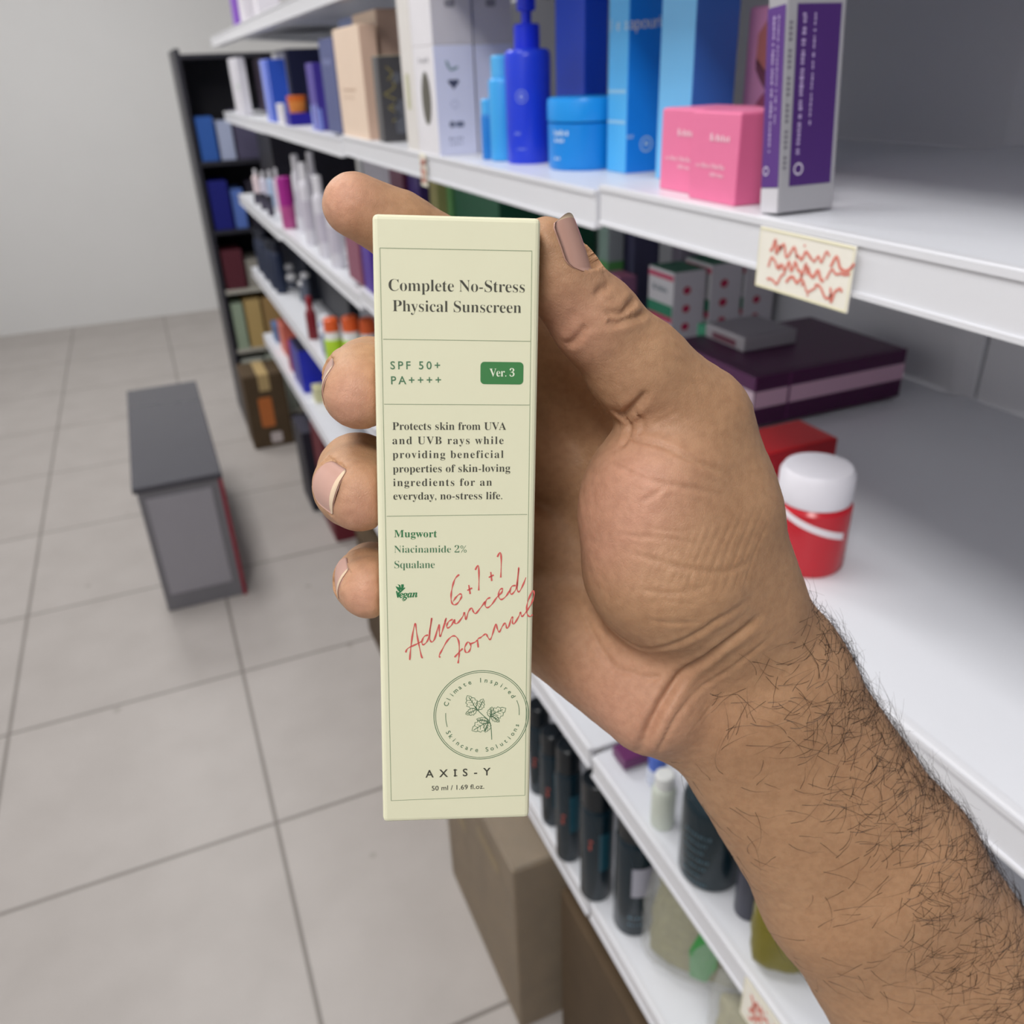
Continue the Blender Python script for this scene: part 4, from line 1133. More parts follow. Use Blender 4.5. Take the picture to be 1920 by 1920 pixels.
for (a0, b0), (a1, b1), r1, r2 in ((FA[0], FA[1], 19.5, 22.0), (FA[1], FA[2], 22.0, 25.5)):
    rc(PALM, a0, a1, r1, r2, 10)
    rc(PALM, b0, b1, r1, r2, 10)
    rc(PALM, (a0 + b0) / 2, (a1 + b1) / 2, r1, r2, 10)
THEN = new_field()
rc(THEN, K(50.0, -23.5, 230.2), K(55.6, 0.0, 235.4), 16.5, 19.0, 6)
rc(THEN, K(55.6, 0.0, 235.4), K(60.1, 23.4, 244.5), 19.0, 21.5, 6)
rc(THEN, K(38.9, -7.9, 224.2), K(44.7, 17.0, 231.7), 17.5, 22.5, 9)                # the ball of the thumb
rc(THEN, K(35.6, 0.0, 227.6), K(39.1, 11.8, 231.3), 17.0, 19.0, 9)
rc(THEN, K(39.6, -23.0, 225.4), K(42.5, -11.5, 225.9), 9.0, 14.0, 7)
# thumb
THU = new_field()
tip, ipj, mcj = K(9.7, -63.4, 199.5), K(20.9, -47.9, 209.7), K(47.7, -25.3, 226.6)
midp = K(32.8, -37.3, 217.9)
chain(THU, [(K(8.1, -62.6, 199.5), 7.7), (K(11.7, -56.7, 203.0), 9.0), (ipj, 10.4), (midp, 12.6), (mcj, 15.2)], 4)
# fingers
IDX, MID, RNG, LIT = new_field(), new_field(), new_field(), new_field()
chain(IDX, [(mcp[0], 11.5), (K(-9.2, -69.1, 240.8), 10.0), (K(-30.8, -78.7, 231.9), 9.4), (K(-42.5, -82.7, 225.1), 8.5)])
chain(MID, [(mcp[1], 11.5), (K(-32.4, -34.3, 249.9), 10.2), (K(-38.1, -36.1, 224.5), 10.2), (K(-37.0, -31.5, 207.1), 9.8), (K(-36.5, -28.7, 200.5), 9.0)])
chain(RNG, [(mcp[2], 11.0), (K(-33.0, -11.4, 254.4), 10.0), (K(-41.8, -10.7, 227.2), 10.3), (K(-39.7, -6.5, 211.8), 10.0), (K(-37.0, -4.2, 204.3), 9.2)])
chain(LIT, [(mcp[3], 10.0), (K(-32.4, 18.8, 256.4), 8.6), (K(-39.0, 17.5, 233.0), 8.5), (K(-37.4, 18.0, 216.9), 8.3), (K(-35.7, 18.7, 209.0), 7.8)])
HAND = smin(PALM, THEN, 13.0)
HAND = smin(HAND, THU, 3.0)
for Fg in (IDX, MID, RNG, LIT):
    HAND = smin(HAND, Fg, 3.0)
del PALM, THEN, THU, IDX, MID, RNG, LIT
# flesh gives way to the carton it grips
gx = [LO[i] + H * np.arange(n, dtype=np.float32) for i, n in enumerate((NX, NY, NZ))]
X3, Y3, Z3_ = gx[0][:, None, None], gx[1][None, :, None], gx[2][None, None, :]
def along(n, o):
    return (X3 - o[0]) * n[0] + (Y3 - o[1]) * n[1] + (Z3_ - o[2]) * n[2]
cc = bpt(BW / 2, BH / 2, BD / 2)
qx = np.abs(along(CU, cc)) - (BW / 2 + .15); qy = np.abs(along(CV, cc)) - (BH / 2 + .15); qz = np.abs(along(CN, cc)) - (BD / 2 + .15)
BOX = np.maximum(np.maximum(qx, qy), qz)
HAND = np.maximum(HAND, -BOX)
del qx, qy, qz, BOX

def surface_nets(F):
    S = F < 0
    def c(i, j, k): return F[i:NX - 1 + i, j:NY - 1 + j, k:NZ - 1 + k]
    Sc = [S[i:NX - 1 + i, j:NY - 1 + j, k:NZ - 1 + k] for i in (0, 1) for j in (0, 1) for k in (0, 1)]
    tot = sum(s.astype(np.int8) for s in Sc)
    act = (tot > 0) & (tot < 8)
    idx = np.argwhere(act)
    num = np.full(act.shape, -1, np.int32)
    num[act] = np.arange(len(idx))
    acc = np.zeros((len(idx), 3)); cnt = np.zeros(len(idx))
    i, j, k = idx.T
    corner = [(a, b, c_) for a in (0, 1) for b in (0, 1) for c_ in (0, 1)]
    val = {q: F[i + q[0], j + q[1], k + q[2]].astype(float) for q in corner}
    for a in corner:
        for ax in range(3):
            if a[ax] == 0:
                b = list(a); b[ax] = 1; b = tuple(b)
                va, vb = val[a], val[b]
                m = (va < 0) != (vb < 0)
                t = np.where(m, va / np.where(m, va - vb, 1), 0)
                p = np.array(a, float)[None, :].repeat(len(idx), 0)
                p[:, ax] += t
                acc[m] += p[m]; cnt[m] += 1
    V = LO + H * (idx + acc / cnt[:, None])
    faces = []
    for ax in range(3):
        o1, o2 = [(1, 2), (2, 0), (0, 1)][ax]
        sl0 = [slice(None)] * 3; sl1 = [slice(None)] * 3
        sl0[ax] = slice(0, -1); sl1[ax] = slice(1, None)
        e = S[tuple(sl0)] != S[tuple(sl1)]
        pos = np.argwhere(e)
        pos = pos[(pos[:, o1] > 0) & (pos[:, o2] > 0) & (pos[:, o1] < S.shape[o1] - 1) & (pos[:, o2] < S.shape[o2] - 1)]
        d1 = np.zeros(3, int); d1[o1] = 1
        d2 = np.zeros(3, int); d2[o2] = 1
        q = [num[tuple((pos - dd).T)] for dd in (d1 + d2, d2, 0 * d1, d1)]
        q = np.stack(q, 1)
        flip = S[tuple(pos.T)]
        q[~flip] = q[~flip][:, ::-1]
        faces.append(q)
    return V, np.concatenate(faces)

HV, HF = surface_nets(HAND)
del HAND
def build_skin_mesh():
    me = bpy.data.meshes.new('person')
    me.vertices.add(len(HV)); me.vertices.foreach_set('co', HV.astype(np.float32).ravel())
    me.loops.add(HF.size); me.loops.foreach_set('vertex_index', HF.ravel().astype(np.int32))
    me.polygons.add(len(HF)); me.polygons.foreach_set('loop_start', np.arange(0, HF.size, 4, dtype=np.int32))
    me.update(); me.validate()
    o = bpy.data.objects.new('skin_tmp', me)
    COL.objects.link(o)
    sm = o.modifiers.new('smooth', 'SMOOTH'); sm.factor = .5; sm.iterations = 4
    sd = o.modifiers.new('fine', 'SUBSURF'); sd.levels = 1; sd.render_levels = 1
    dg = bpy.context.evaluated_depsgraph_get()
    out = bpy.data.meshes.new_from_object(o.evaluated_get(dg))
    bpy.data.objects.remove(o)
    return out
skin = build_skin_mesh()
nv = len(skin.vertices)
co = np.empty(nv * 3, np.float32); skin.vertices.foreach_get('co', co); co = co.reshape(-1, 3).astype(float)
nr = np.empty(nv * 3, np.float32); skin.vertices.foreach_get('normal', nr); nr = nr.reshape(-1, 3).astype(float)
if (nr * (co - co.mean(0))).sum() < 0:
    skin.flip_normals(); nr = -nr

# folds of the skin: each a line running over the palm side, pressed in by depth mm over width mm
FOLDS = [  # depth, width, line over the skin (all mm)
    (2, 1.5, [(36.9, 69.9, 243.3), (38.1, 61.8, 234.5), (41.1, 54.4, 232.3), (45.8, 47.3, 232.4), (51.1, 40.8, 227.2), (56.4, 35.0, 221.6), (65.1, 28.3, 221.3)]),
    (0.35, 0.9, [(41.1, 70.9, 243.5), (42.4, 64.8, 235.7), (46.2, 56.3, 232.8), (54.9, 48.0, 233.8), (63.7, 39.5, 227.4), (70.5, 32.9, 225.9)]),
    (0.55, 1.1, [(24.7, 29.0, 228.0), (29.6, 34.1, 228.9), (34.8, 37.1, 227.4), (39.4, 35.8, 220.5), (43.6, 33.8, 216.8), (49.4, 30.2, 214.2), (53.8, 27.1, 213.8), (63.2, 21.9, 218.0)]),
    (0.5, 1, [(21.2, 29.5, 250.1), (24.0, 36.5, 243.9), (28.8, 43.9, 238.9), (33.5, 45.5, 236.2), (38.1, 46.4, 233.8), (43.7, 45.6, 232.2)]),
    (0.55, 0.8, [(28.6, -20.7, 216.9), (30.3, -18.9, 213.6), (34.2, -17.6, 210.5), (38.9, -16.0, 208.7), (43.0, -13.7, 208.1), (46.5, -12.4, 208.5), (51.4, -10.6, 210.4), (56.1, -9.4, 213.1)]),
    (0.35, 0.7, [(23.7, -13.1, 215.7), (27.9, -10.9, 210.3), (32.3, -8.2, 207.5), (38.0, -6.9, 206.4), (41.7, -6.3, 206.7), (46.7, -5.6, 208.2), (54.8, -3.1, 212.0)]),
    (0.3, 0.7, [(32.1, -2.5, 207.6), (36.1, -5.0, 206.6), (38.6, -6.9, 206.4)]),
    (0.2, 0.6, [(26.1, 5.6, 212.1), (32.1, 6.2, 209.0), (39.9, 6.9, 207.7), (47.4, 8.1, 208.7)]),
    (0.3, 0.7, [(28.9, 9.8, 211.4), (36.5, 12.3, 208.8), (45.2, 14.3, 208.7), (54.9, 15.0, 211.8), (61.6, 12.5, 215.7)]),
    (0.22, 0.7, [(31.4, 19.4, 212.2), (36.6, 20.2, 210.2), (43.6, 20.0, 209.3), (50.4, 18.2, 210.1)]),
    (0.22, 0.7, [(34.8, 27.5, 213.7), (40.4, 28.3, 212.4), (46.1, 28.1, 212.2)]),
    (1.2, 1.1, [(26.4, -26.0, 213.9), (28.1, -24.7, 214.6), (29.9, -25.9, 210.9), (31.8, -27.7, 208.3), (33.6, -30.2, 206.4)]),
    (0.7, 1, [(29.1, -24.2, 214.3), (30.2, -22.3, 215.3), (29.1, -18.4, 214.1), (27.6, -16.6, 213.8)]),
    (0.35, 0.8, [(30.8, -26.0, 210.3), (33.2, -22.7, 212.7), (32.4, -19.3, 212.5)]),
    (0.7, 1, [(12.9, -41.1, 205.2), (14.9, -41.3, 202.5), (16.6, -42.8, 200.3), (17.7, -44.7, 198.9)]),
    (0.6, 0.9, [(19.7, -50.7, 197.1), (21.0, -52.5, 197.6), (23.2, -53.9, 199.2)]),
    (0.9, 0.9, [(21.7, -47.5, 198.1), (24.0, -47.3, 198.7), (26.4, -47.5, 199.8), (28.4, -49.9, 201.4), (30.3, -52.2, 204.8)]),
    (0.9, 0.9, [(22.6, -45.4, 198.7), (25.3, -45.1, 199.6), (27.8, -46.3, 200.7), (30.7, -47.5, 203.0), (33.1, -49.6, 206.7)]),
    (0.15, 0.8, [(45.3, -34.4, 209.6), (47.9, -29.4, 210.5), (51.2, -24.4, 211.7), (54.3, -20.0, 213.0)]),
    (0.2, 0.7, [(35.5, -21.9, 211.9), (38.6, -23.7, 210.6), (42.0, -25.2, 209.9)]),
    (0.13, 0.45, [(28.8, 26.4, 217.1), (32.3, 17.0, 211.2), (36.1, 6.9, 208.1)]),
    (0.13, 0.45, [(31.2, 25.6, 214.7), (34.6, 15.9, 210.0), (38.1, 5.8, 207.6)]),
    (0.13, 0.45, [(33.0, 25.0, 213.2), (36.8, 15.0, 209.2), (40.4, 4.7, 207.4)]),
    (0.13, 0.45, [(35.5, 24.4, 211.8), (38.8, 14.2, 208.7), (42.7, 4.0, 207.5)]),
    (0.13, 0.45, [(38.0, 23.7, 210.8), (41.7, 13.7, 208.4), (45.5, 3.1, 208.0)]),
    (0.13, 0.45, [(40.6, 23.0, 210.1), (43.6, 13.1, 208.4), (48.0, 2.7, 208.8)]),
    (0.13, 0.45, [(43.0, 22.4, 209.7), (45.9, 12.6, 208.6), (50.7, 1.9, 209.8)]),
    (0.13, 0.45, [(44.9, 22.4, 209.7), (48.6, 11.9, 209.2), (53.7, 1.3, 211.2)]),
    (0.13, 0.45, [(47.8, 21.7, 209.9), (51.5, 11.3, 210.2), (56.7, 0.6, 212.6)]),
    (0.13, 0.45, [(50.5, 21.9, 210.5), (54.2, 10.6, 211.3), (59.5, -0.6, 214.0)]),
    (0.13, 0.45, [(53.0, 21.4, 211.3), (57.5, 10.0, 213.0), (62.8, -1.2, 215.8)]),
    (0.13, 0.45, [(55.7, 21.5, 212.7), (60.3, 9.4, 214.6), (65.7, -2.2, 217.7)]),
    (0.13, 0.45, [(59.0, 21.1, 214.7), (63.6, 8.8, 216.7), (69.6, -3.1, 220.9)]),
    (0.1, 0.45, [(31.5, 3.1, 208.6), (40.9, 4.8, 207.5), (58.0, 3.8, 213.1)]),
    (0.1, 0.45, [(32.9, 7.6, 209.0), (42.4, 9.4, 208.0), (58.8, 7.5, 213.6)]),
    (0.1, 0.45, [(33.7, 12.4, 209.7), (43.0, 14.4, 208.5), (59.4, 11.9, 214.2)]),
    (0.1, 0.45, [(34.9, 16.8, 210.1), (44.2, 18.8, 209.1), (60.1, 16.3, 214.8)]),
    (0.1, 0.45, [(36.2, 21.3, 210.7), (45.3, 23.4, 210.0), (61.2, 20.7, 216.2)]),
    (0.1, 0.45, [(37.5, 26.2, 212.0), (47.4, 28.3, 212.4), (62.4, 25.7, 218.7)]),
    (0.12, 0.5, [(43.6, 65.9, 236.6), (50.4, 56.9, 234.4), (61.1, 47.9, 234.0)]),
    (0.12, 0.5, [(46.8, 64.2, 235.9), (54.1, 55.2, 236.4), (63.6, 45.8, 232.4)]),
    (0.12, 0.5, [(50.2, 62.2, 236.1), (58.0, 53.6, 237.1), (66.0, 44.2, 231.4)]),
    (0.12, 0.5, [(53.5, 61.1, 237.6), (61.2, 51.3, 236.2), (68.6, 42.4, 230.7)]),
    (0.12, 0.5, [(57.4, 59.3, 238.4), (64.2, 49.4, 234.9), (71.5, 40.2, 230.2)]),
]
fold = np.zeros(nv)
palm_side = (nr @ CN) < .25
for dep, wid, line in FOLDS:
    pl = np.array(smooth_path(line, 4))
    m = palm_side & (np.abs(co - (pl.max(0) + pl.min(0)) / 2) < (pl.max(0) - pl.min(0)) / 2 + 6).all(1)
    q = co[m]
    best = np.full(len(q), 1e9); tt = np.zeros(len(q))
    n_ = len(pl) - 1
    for i in range(n_):
        a, d = pl[i], pl[i + 1] - pl[i]
        t = np.clip(((q - a) @ d) / (d @ d + 1e-9), 0, 1)
        ds = np.linalg.norm(q - a - t[:, None] * d, axis=1)
        s = ds < best
        best[s] = ds[s]; tt[s] = (i + t[s]) / n_
    fade = np.clip(np.minimum(tt, 1 - tt) * 5 + .15, 0, 1)
    g = dep * fade * (np.exp(-(best / wid) ** 2) - .28 * np.exp(-((best - 2.0 * wid) / (1.2 * wid)) ** 2))
    fold[m] = np.where(np.abs(g) > np.abs(fold[m]), g, fold[m])
# fine lines and unevenness
rng = np.random.RandomState(4)
def wav(p, n, lo, hi):
    s = np.zeros(len(p))
    for _ in range(n):
        k = rng.normal(size=3); k = k / np.linalg.norm(k) * rng.uniform(lo, hi)
        s += np.sin(p @ k + rng.uniform(0, 6.28))
    return s / math.sqrt(n)
relief = .10 * wav(co, 14, .25, .6) + .035 * wav(co, 16, 1.0, 2.2)
co2 = co + nr * (relief - fold)[:, None]
# keep out of the carton
rel = co2 - cc
a_, b_, c_ = rel @ CU, rel @ CV, rel @ CN
near_box = (np.abs(a_) < BW / 2 + .25) & (np.abs(b_) < BH / 2 + .25) & (np.abs(c_) < BD / 2 + .25)
co2[near_box] = co[near_box]
def on_joint(c, r, n):
    n = np.array(n, float); n /= np.linalg.norm(n)
    return c + n * r
NAILS = [   # label, middle of the plate, direction of the tip, outward direction, length, width, curvature radius, share of free edge
    ('thumbnail', on_joint(K(9.4, -61.2, 199.9), 8.2, (.80, -.24, -.55)), (-.33, -.93, -.10), (.80, -.24, -.55), 13.0, 12.5, 8.2, .07),
    ('ring fingernail', on_joint(K(-38.8, -5.3, 208.0), 9.9, (-.66, -.12, -.74)), (.55, .30, -.78), (-.66, -.12, -.74), 12.5, 12.5, 8.6, .09),
    ('middle fingernail', on_joint(K(-36.6, -30.1, 203.3), 9.5, (-.95, -.22, -.18)), (.15, .42, -.9), (-.95, -.22, -.18), 12.0, 11.0, 8.6),
    ('little fingernail', on_joint(K(-36.7, 18.2, 212.9), 8.2, (-.90, -.25, -.32)), (.25, .38, -.9), (-.90, -.25, -.32), 9.5, 9.5, 7.4),
]
def nail_frame(t, n):
    t = np.array(t, float); t /= np.linalg.norm(t)
    n = np.array(n, float); n -= t * (n @ t); n /= np.linalg.norm(n)
    return t, n, np.cross(t, n)
for _, ce, t, n, ln, wd, rad, *_e in NAILS:          # the flesh lies under the plate and rises in a fold around it
    t, n, s = nail_frame(t, n)
    a_, b_, h_ = (co2 - ce) @ t, (co2 - ce) @ s, (co2 - ce) @ n
    f = a_ / ln + .5
    ang = np.arcsin(np.clip(b_ / rad, -.95, .95))
    surf = rad * (np.cos(ang) - 1) - .9 * (f - .45) ** 2
    inside = (np.abs(b_) < wd / 2 * .98) & (f > -.02) & (f < 1.25) & (np.abs(h_) < 6)
    low = inside & (h_ > surf - .30)
    co2[low] -= n * (h_ - surf + .30)[low][:, None]
    rim = (~inside) & (np.abs(b_) < wd / 2 + 1.4) & (f > -.16) & (f < .8) & (np.abs(h_ - surf) < 2.5)
    co2[rim] += n * .12

skin.vertices.foreach_set('co', (GRIP_AT + (co2 * .001) @ GRIP_AXES.T).astype(np.float32).ravel())
# which way the hand's palm side lies: pinker pads there, browner back of the hand
at = skin.attributes.new('pad', 'FLOAT', 'POINT')
def blob(c, r): return np.exp(-(np.linalg.norm(co - c, axis=1) / r) ** 2)
pad = sum(blob(c, r) for c, r in ((K(28.8, -7.8, 205.0), 16), (K(22.4, 5.6, 219.4), 14), (K(13.0, -45.4, 203.3), 12), (K(-37.0, -24.6, 193.1), 9), (K(-34.0, 1.3, 197.5), 9), (K(-34.7, 21.9, 201.5), 9), (K(30.7, 56.8, 240.5), 20), (K(-44.3, -81.7, 216.9), 10)))
at.data.foreach_set('value', np.clip(pad, 0, 1).astype(np.float32))
skin.update()
skin.shade_smooth()

M_skin = bpy.data.materials.new('skin')
M_skin.use_nodes = True
def build_skin_material():
    nt = M_skin.node_tree
    N, LK = nt.nodes, nt.links.new
    b = N['Principled BSDF']
    tc = N.new('ShaderNodeTexCoord')
    n1 = N.new('ShaderNodeTexNoise'); n1.inputs['Scale'].default_value = 45; n1.inputs['Detail'].default_value = 5
    n2 = N.new('ShaderNodeTexNoise'); n2.inputs['Scale'].default_value = 420; n2.inputs['Detail'].default_value = 3
    for n in (n1, n2): LK(tc.outputs['Object'], n.inputs['Vector'])
    base = N.new('ShaderNodeMix'); base.data_type = 'RGBA'
    base.inputs[6].default_value = (*lin(SKIN_A), 1); base.inputs[7].default_value = (*lin(SKIN_B), 1)
    LK(n1.outputs['Fac'], base.inputs[0])
    a = N.new('ShaderNodeAttribute'); a.attribute_name = 'pad'
    pk = N.new('ShaderNodeMix'); pk.data_type = 'RGBA'
    pk.inputs[7].default_value = (*lin(SKIN_P), 1)
    ml = N.new('ShaderNodeMath'); ml.operation = 'MULTIPLY'; ml.inputs[1].default_value = .75
    LK(a.outputs['Fac'], ml.inputs[0]); LK(ml.outputs[0], pk.inputs[0]); LK(base.outputs[2], pk.inputs[6])
    sp = N.new('ShaderNodeMix'); sp.data_type = 'RGBA'; sp.blend_type = 'MULTIPLY'; sp.inputs[0].default_value = .22
    rp = N.new('ShaderNodeValToRGB'); rp.color_ramp.elements[0].position = .35; rp.color_ramp.elements[0].color = (.55, .45, .4, 1); rp.color_ramp.elements[1].position = .6
    LK(n2.outputs['Fac'], rp.inputs[0]); LK(pk.outputs[2], sp.inputs[6]); LK(rp.outputs[0], sp.inputs[7])
    LK(sp.outputs[2], b.inputs['Base Color'])
    b.inputs['Roughness'].default_value = .52
    b.inputs['Specular IOR Level'].default_value = .35
    b.inputs['Subsurface Weight'].default_value = .18
    b.inputs['Subsurface Radius'].default_value = (1.0, .35, .18)
    b.inputs['Subsurface Scale'].default_value = .003
    # crossing fine skin lines
    vo = N.new('ShaderNodeTexVoronoi'); vo.feature = 'DISTANCE_TO_EDGE'; vo.inputs['Scale'].default_value = 1500
    mp = N.new('ShaderNodeMapping'); mp.inputs['Scale'].default_value = (1, 1.0, .55); mp.inputs['Rotation'].default_value = (.3, .5, .4)
    LK(tc.outputs['Object'], mp.inputs[0]); LK(mp.outputs[0], vo.inputs['Vector'])
    r2 = N.new('ShaderNodeMapRange'); r2.inputs[1].default_value = 0; r2.inputs[2].default_value = .12
    LK(vo.outputs['Distance'], r2.inputs[0])
    wv = N.new('ShaderNodeTexWave'); wv.inputs['Scale'].default_value = 130; wv.inputs['Distortion'].default_value = 12; wv.inputs['Detail'].default_value = 3; wv.inputs['Detail Scale'].default_value = 2
    mp2 = N.new('ShaderNodeMapping'); mp2.inputs['Rotation'].default_value = (.2, 1.0, .8)
    LK(tc.outputs['Object'], mp2.inputs[0]); LK(mp2.outputs[0], wv.inputs['Vector'])
    ad = N.new('ShaderNodeMath'); ad.operation = 'MULTIPLY_ADD'; ad.inputs[1].default_value = .45
    LK(wv.outputs['Fac'], ad.inputs[0]); LK(r2.outputs[0], ad.inputs[2])
    n3 = N.new('ShaderNodeTexNoise'); n3.inputs['Scale'].default_value = 1300; n3.inputs['Detail'].default_value = 3; LK(tc.outputs['Object'], n3.inputs['Vector'])
    a2 = N.new('ShaderNodeMath'); a2.operation = 'MULTIPLY_ADD'; a2.inputs[1].default_value = 1.1
    LK(n3.outputs['Fac'], a2.inputs[0]); LK(ad.outputs[0], a2.inputs[2]); ad = a2
    bp = N.new('ShaderNodeBump'); bp.inputs['Strength'].default_value = .26; bp.inputs['Distance'].default_value = .00018
    LK(ad.outputs[0], bp.inputs['Height']); LK(bp.outputs[0], b.inputs['Normal'])
SKIN_A, SKIN_B, SKIN_P = 'a87f5e', 'be9673', 'd6a088'
build_skin_material()
person = link('person', skin, M_skin)
tag(person, "person's bare right hand and hairy forearm gripping the cream carton", 'person')

# fingernails: thin curved plates lying on the last joints
M_nail = mat('nail', 'bd9486', .28, .05, 200, spec=.5)
M_edge = mat('nail_edge', 'd8c0a4', .35, .03, 200)
def nail(label, centre, t, n, ln, wd, rad, edge=.1):
    t, n, s = nail_frame(t, n)
    V, Fc, mi = [], [], []
    NU, NVv = 15, 13
    for layer in (0, 1):
        for i in range(NVv):
            f = i / (NVv - 1)
            for j in range(NU):
                g = j / (NU - 1) * 2 - 1
                taper = math.sqrt(max(0, 1 - max(0, (.30 - f) / .30) ** 2 * .75)) * (1 - .55 * max(0, (f - .86) / .14) ** 2)
                ang = g * taper * (wd / 2) / rad
                back = .5 - f - .10 * (1 - g * g) * (f - .5)
                p = centre + t * (-back * ln) + s * rad * math.sin(ang) + n * (rad * (math.cos(ang) - 1) - .9 * (f - .45) ** 2 - .35 * layer)
                V.append(w3(p))
    def q(l, i, j): return l * NU * NVv + i * NU + j
    for i in range(NVv - 1):
        for j in range(NU - 1):
            Fc.append((q(0, i, j), q(0, i, j + 1), q(0, i + 1, j + 1), q(0, i + 1, j))); mi.append(1 if (i + 1) / (NVv - 1) > 1 - edge else 0)
            Fc.append((q(1, i, j), q(1, i + 1, j), q(1, i + 1, j + 1), q(1, i, j + 1))); mi.append(0)
    rim = [(0, j) for j in range(NU)] + [(i, NU - 1) for i in range(1, NVv)] + [(NVv - 1, j) for j in range(NU - 2, -1, -1)] + [(i, 0) for i in range(NVv - 2, 0, -1)]
    for (a, b), (c, d) in zip(rim, rim[1:] + rim[:1]):
        Fc.append((q(0, a, b), q(0, c, d), q(1, c, d), q(1, a, b))); mi.append(0)
    me = mesh_from(V, Fc, 'fingernail')
    o = link('fingernail', me, [M_nail, M_edge], person, smooth=True)
    me.polygons.foreach_set('material_index', mi)
    o['label'] = label
    return o
for spec_ in NAILS:
    nail(*spec_)

# dark hairs on the forearm
def arm_hair():
    ax_arm = (FA[2][0] + FA[2][1]) / 2 - (FA[0][0] + FA[0][1]) / 2
    ax_arm /= np.linalg.norm(ax_arm)
    across = FA[0][1] - FA[0][0]
    across -= ax_arm * (across @ ax_arm); across /= np.linalg.norm(across)
    rel = co - (FA[0][0] + FA[0][1]) / 2
    along_, perp = rel @ ax_arm, rel @ across
    ok = np.where((along_ > -26) & (along_ < 135) & (nr @ CN < .6))[0]
    # more of them towards the thumb side and up the arm
    wgt = np.clip((perp[ok] + 30) / 57, .12, 1) ** 1.3 * np.clip((along_[ok] + 26) / 16, 0, 1) * np.where(perp[ok] > 2, 1.6, 1.0)
    wgt *= np.where(nr[ok] @ CN < 0, 1.0, .3)
    ch = rng.choice(ok, 1500, replace=False, p=wgt / wgt.sum())
    V, Fc = [], []
    for i in ch:
        p, n = co2[i], nr[i]
        side = np.cross(ax_arm, n)
        d = (.75 * side * rng.choice([-1, 1], p=[.75, .25]) + rng.normal(size=3) * .45 + ax_arm * rng.normal() * .5)
        d -= n * (d @ n); d /= np.linalg.norm(d) + 1e-9
        Ln = rng.uniform(5, 14)
        bend = rng.normal() * .55
        sd = np.cross(n, d)
        k0 = len(V)
        S = 6
        for s in range(S + 1):
            f = s / S
            c = p + d * Ln * f + sd * Ln * bend * f * f + n * (-.15 + .16 * Ln * math.sin(f * 2.4) * rng.uniform(.5, .9) + .05)
            r = .07 * (1 - .75 * f)
            for q in range(3):
                an = q * 2.094
                V.append(w3(c + (sd * math.cos(an) + n * math.sin(an)) * r))
        for s in range(S):
            for q in range(3):
                a, b = k0 + s * 3 + q, k0 + s * 3 + (q + 1) % 3
                Fc.append((a, b, b + 3, a + 3))
    o = link('arm_hair', mesh_from(V, Fc, 'arm_hair'), mat('hair', '2a1c14', .5), person)
    o['kind'] = 'stuff'
    o['label'] = 'dark curly hairs on the forearm'
arm_hair()

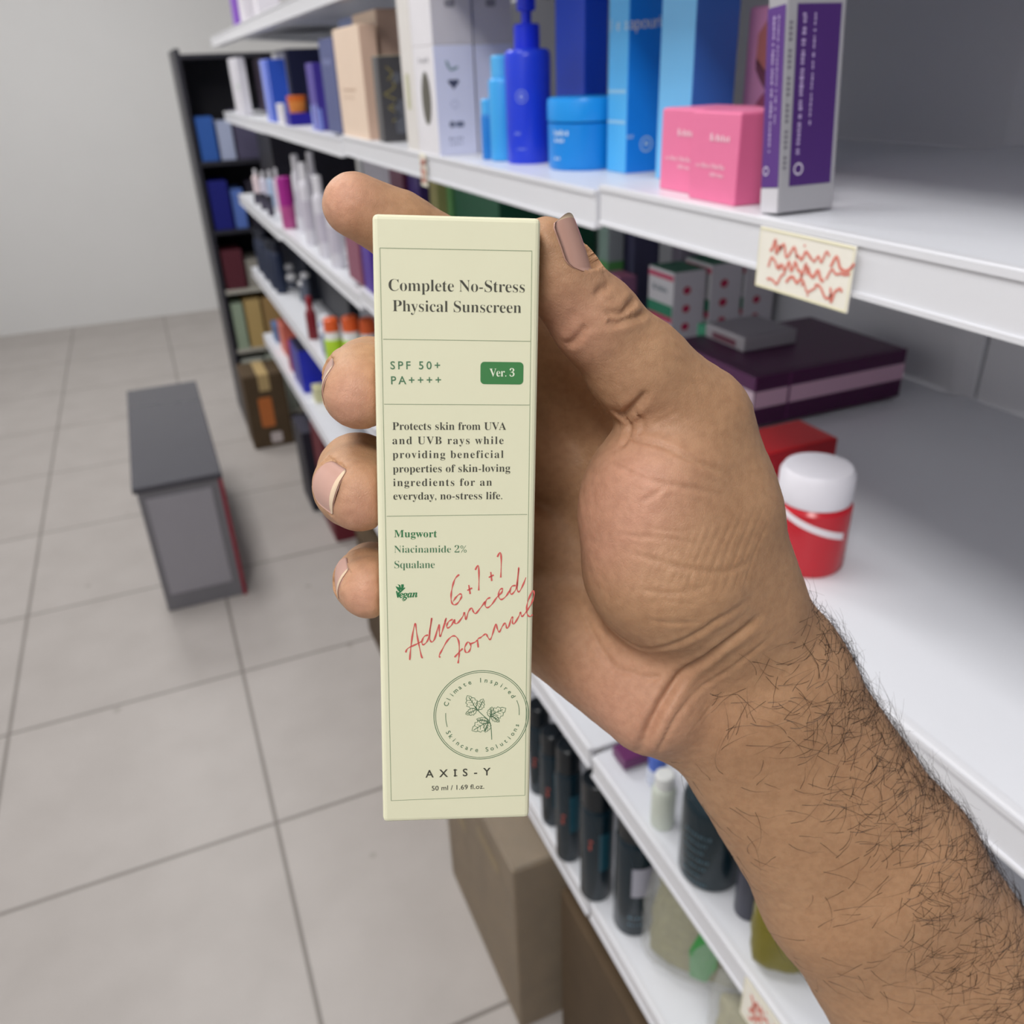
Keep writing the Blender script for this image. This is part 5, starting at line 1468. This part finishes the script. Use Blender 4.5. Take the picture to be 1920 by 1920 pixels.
# ------------------------------------------------------------------ the cream carton in the hand
M_cream = mat('cream_card', 'e4e2c4', .55, .015, 60, bump=.05)
def held_carton():
    # right-handed local frame: x = right, y = into the picture, z = up
    Rm = np.array([GRIP_AXES @ CU, GRIP_AXES @ CN, GRIP_AXES @ (-CV)]).T
    org = w3(bpt(0, BH, 0))
    w, h, deep = BW * .001, BH * .001, BD * .001
    bm = box_bm(0, 0, 0, w, deep, h, .0011, 3)
    o = link('sunscreen_carton', bm_mesh(bm, 'sunscreen_carton'), M_cream)
    o.matrix_world = Matrix([[*Rm[i], org[i]] for i in range(3)] + [[0, 0, 0, 1]])
    tag(o, 'tall cream carton held upright in the hand, printed with green and black text', 'carton')
    P = lambda u, v: (u * .001, -.00006, h - v * .001)
    P2 = lambda u, v: (u * .001, -.00010, h - v * .001)
    black, green, dgreen, red = hexmat('45443a', .6), hexmat('4f7a58', .6), hexmat('35774a', .6), hexmat('d5615c', .6)
    X = L['text']
    T = lambda k, s, off=0.0, **kw: fit_text(s, *X[k], offset=off, **kw)
    flat_print('title_lettering', o, [T('t1', serif('Complete No-Stress'), -.011), T('t2', serif('Physical Sunscreen'), -.011)], P, black, 'black serif title in two lines')
    g = []
    for k, s in enumerate(['Protects skin from UVA', 'and UVB rays while', 'providing beneficial', 'properties of skin-loving', 'ingredients for an', 'everyday, no-stress life.']):
        u0, v0, u1, v1, cap = X['para'][k]
        g.append(fit_text(serif(s), u0, v0, u1, v1, 1.77, offset=-.006, capunit=.69))
    flat_print('description_lettering', o, g, P, black, 'black serif paragraph of six lines')
    flat_print('brand_lettering', o, [T('axis', 'AXIS-Y', .014)] + [stroke_verts(b, .22) for b in L['serif_bars']], P, black, 'black spaced capitals')
    flat_print('volume_lettering', o, [T('ml', '50 ml / 1.69 fl.oz.', .006)], P, black, 'small black lettering at the foot')
    flat_print('protection_lettering', o, [T('spf', 'SPF 50+', .010), T('pa', 'PA++++', .010)], P, green, 'grey-green capitals in two lines')
    flat_print('ingredient_lettering', o, [T('nia', serif('Niacinamide 2%'), -.012), T('squ', serif('Squalane'), -.012)], P, green, 'grey-green serif lettering')
    flat_print('ingredient_name', o, [T('mug', serif('Mugwort'), -.002)], P, dgreen, 'dark green printed word')
    lines = [stroke_verts(l, .13) for l in L['frame']]
    flat_print('ruled_border', o, lines, P, hexmat('8d9a7c', .6), 'thin grey-green ruled lines')
    (u0, v0), (u1, v1) = L['badge']
    bd = flat_print('version_badge', o, [rrect(u0, v0, u1, v1, .9)], P, hexmat('3f8048', .55), 'green rounded badge')
    flat_print('badge_lettering', bd, [T('ver', serif('Ver. 3'), -.006)], P2, hexmat('e9efd8', .6))
    g = []
    for st in L['hand_writing']:
        pts = smooth_path(st, 5)
        n = len(pts)
        g.append(stroke_verts(pts, [.30 + .12 * math.sin(i * .9) for i in range(n)]))
    flat_print('red_handwriting', o, g, P2, red, 'red handwritten lettering')
    (cu, cv), rad = L['circle'][0], 11.62
    g = [ring(cu, cv, rad, .16), ring(cu, cv, rad - .42, .13)]
    for st in L['dashes']:
        g.append(stroke_verts(smooth_path(st, 4), .14))
    def arc_text(s, r, a0, a1, cap, bottom=False):
        sc = cap / .70
        adv = []
        for ch in s:
            if ch == ' ': adv.append((None, None, .35))
            else:
                V, Fc = text_geo(ch, 1.0, .006)
                adv.append((V, Fc, V[:, 0].max() - V[:, 0].min()))
        for i, (V, Fc, wd) in enumerate(adv):
            if V is None: continue
            a = math.radians(a0 + (a1 - a0) * i / (len(s) - 1))
            mid = (V[:, 0].max() + V[:, 0].min()) / 2
            out = []
            for p in V:
                x, y = (p[0] - mid) * sc, p[1] * sc
                rr = r + y if not bottom else r - y
                tx, ty = (-math.sin(a), math.cos(a)) if not bottom else (math.sin(a), -math.cos(a))
                out.append((cu + rr * math.cos(a) + x * tx, cv + rr * math.sin(a) + x * ty))
            g.append((out, Fc))
    arc_text('Climate Inspired', 8.6, 200, 328, 1.15)
    arc_text('Skincare Solutions', 9.75, 152, 18, 1.15, bottom=True)
    for st in L['stem']:
        g.append(stroke_verts(smooth_path(st, 4), .17))
    for a, b, wf in L['leaves']:          # toothed leaf outlines with a few veins
        a = np.array(a); b = np.array(b); d = b - a; ln = np.linalg.norm(d); d /= ln; s = np.array([-d[1], d[0]])
        prof = [(0, .02), (.12, .16), (.2, .30), (.27, .24), (.4, .38), (.5, .27), (.62, .32), (.72, .18), (.83, .17), (1, 0)]
        pts = [a + d * ln * f + s * ln * h_ * wf for f, h_ in prof] + [a + d * ln * f - s * ln * h_ * wf for f, h_ in prof[-2::-1]]
        g.append(stroke_verts(pts, .15, True))
        for f in (.25, .45, .62):
            for sg in (-1, 1):
                g.append(stroke_verts([a + d * ln * f, a + d * ln * (f + .13) + s * sg * ln * .17 * wf], .1))
    flat_print('round_emblem', o, g, P, hexmat('4a6f50', .6), 'green round emblem with a leafy sprig')
    g = []
    for st in L['vegan_leaf']:
        g.append((st, [tuple(range(len(st)))]))
    g.append(fit_text(italic('egan'), 4.75, 86.5, 9.1, 86.35, 1.75, offset=.012, capunit=.72, fixed=False))
    flat_print('leaf_logo', o, g, P, hexmat('2f7a4a', .6), 'small dark green leaf logo')
    flap = box_bm(.0016, .006, h, w - .0016, deep - .0016, h + .0001, 0)
    link('tuck_flap', bm_mesh(flap, 'tuck_flap'), M_cream, o)
held_carton()
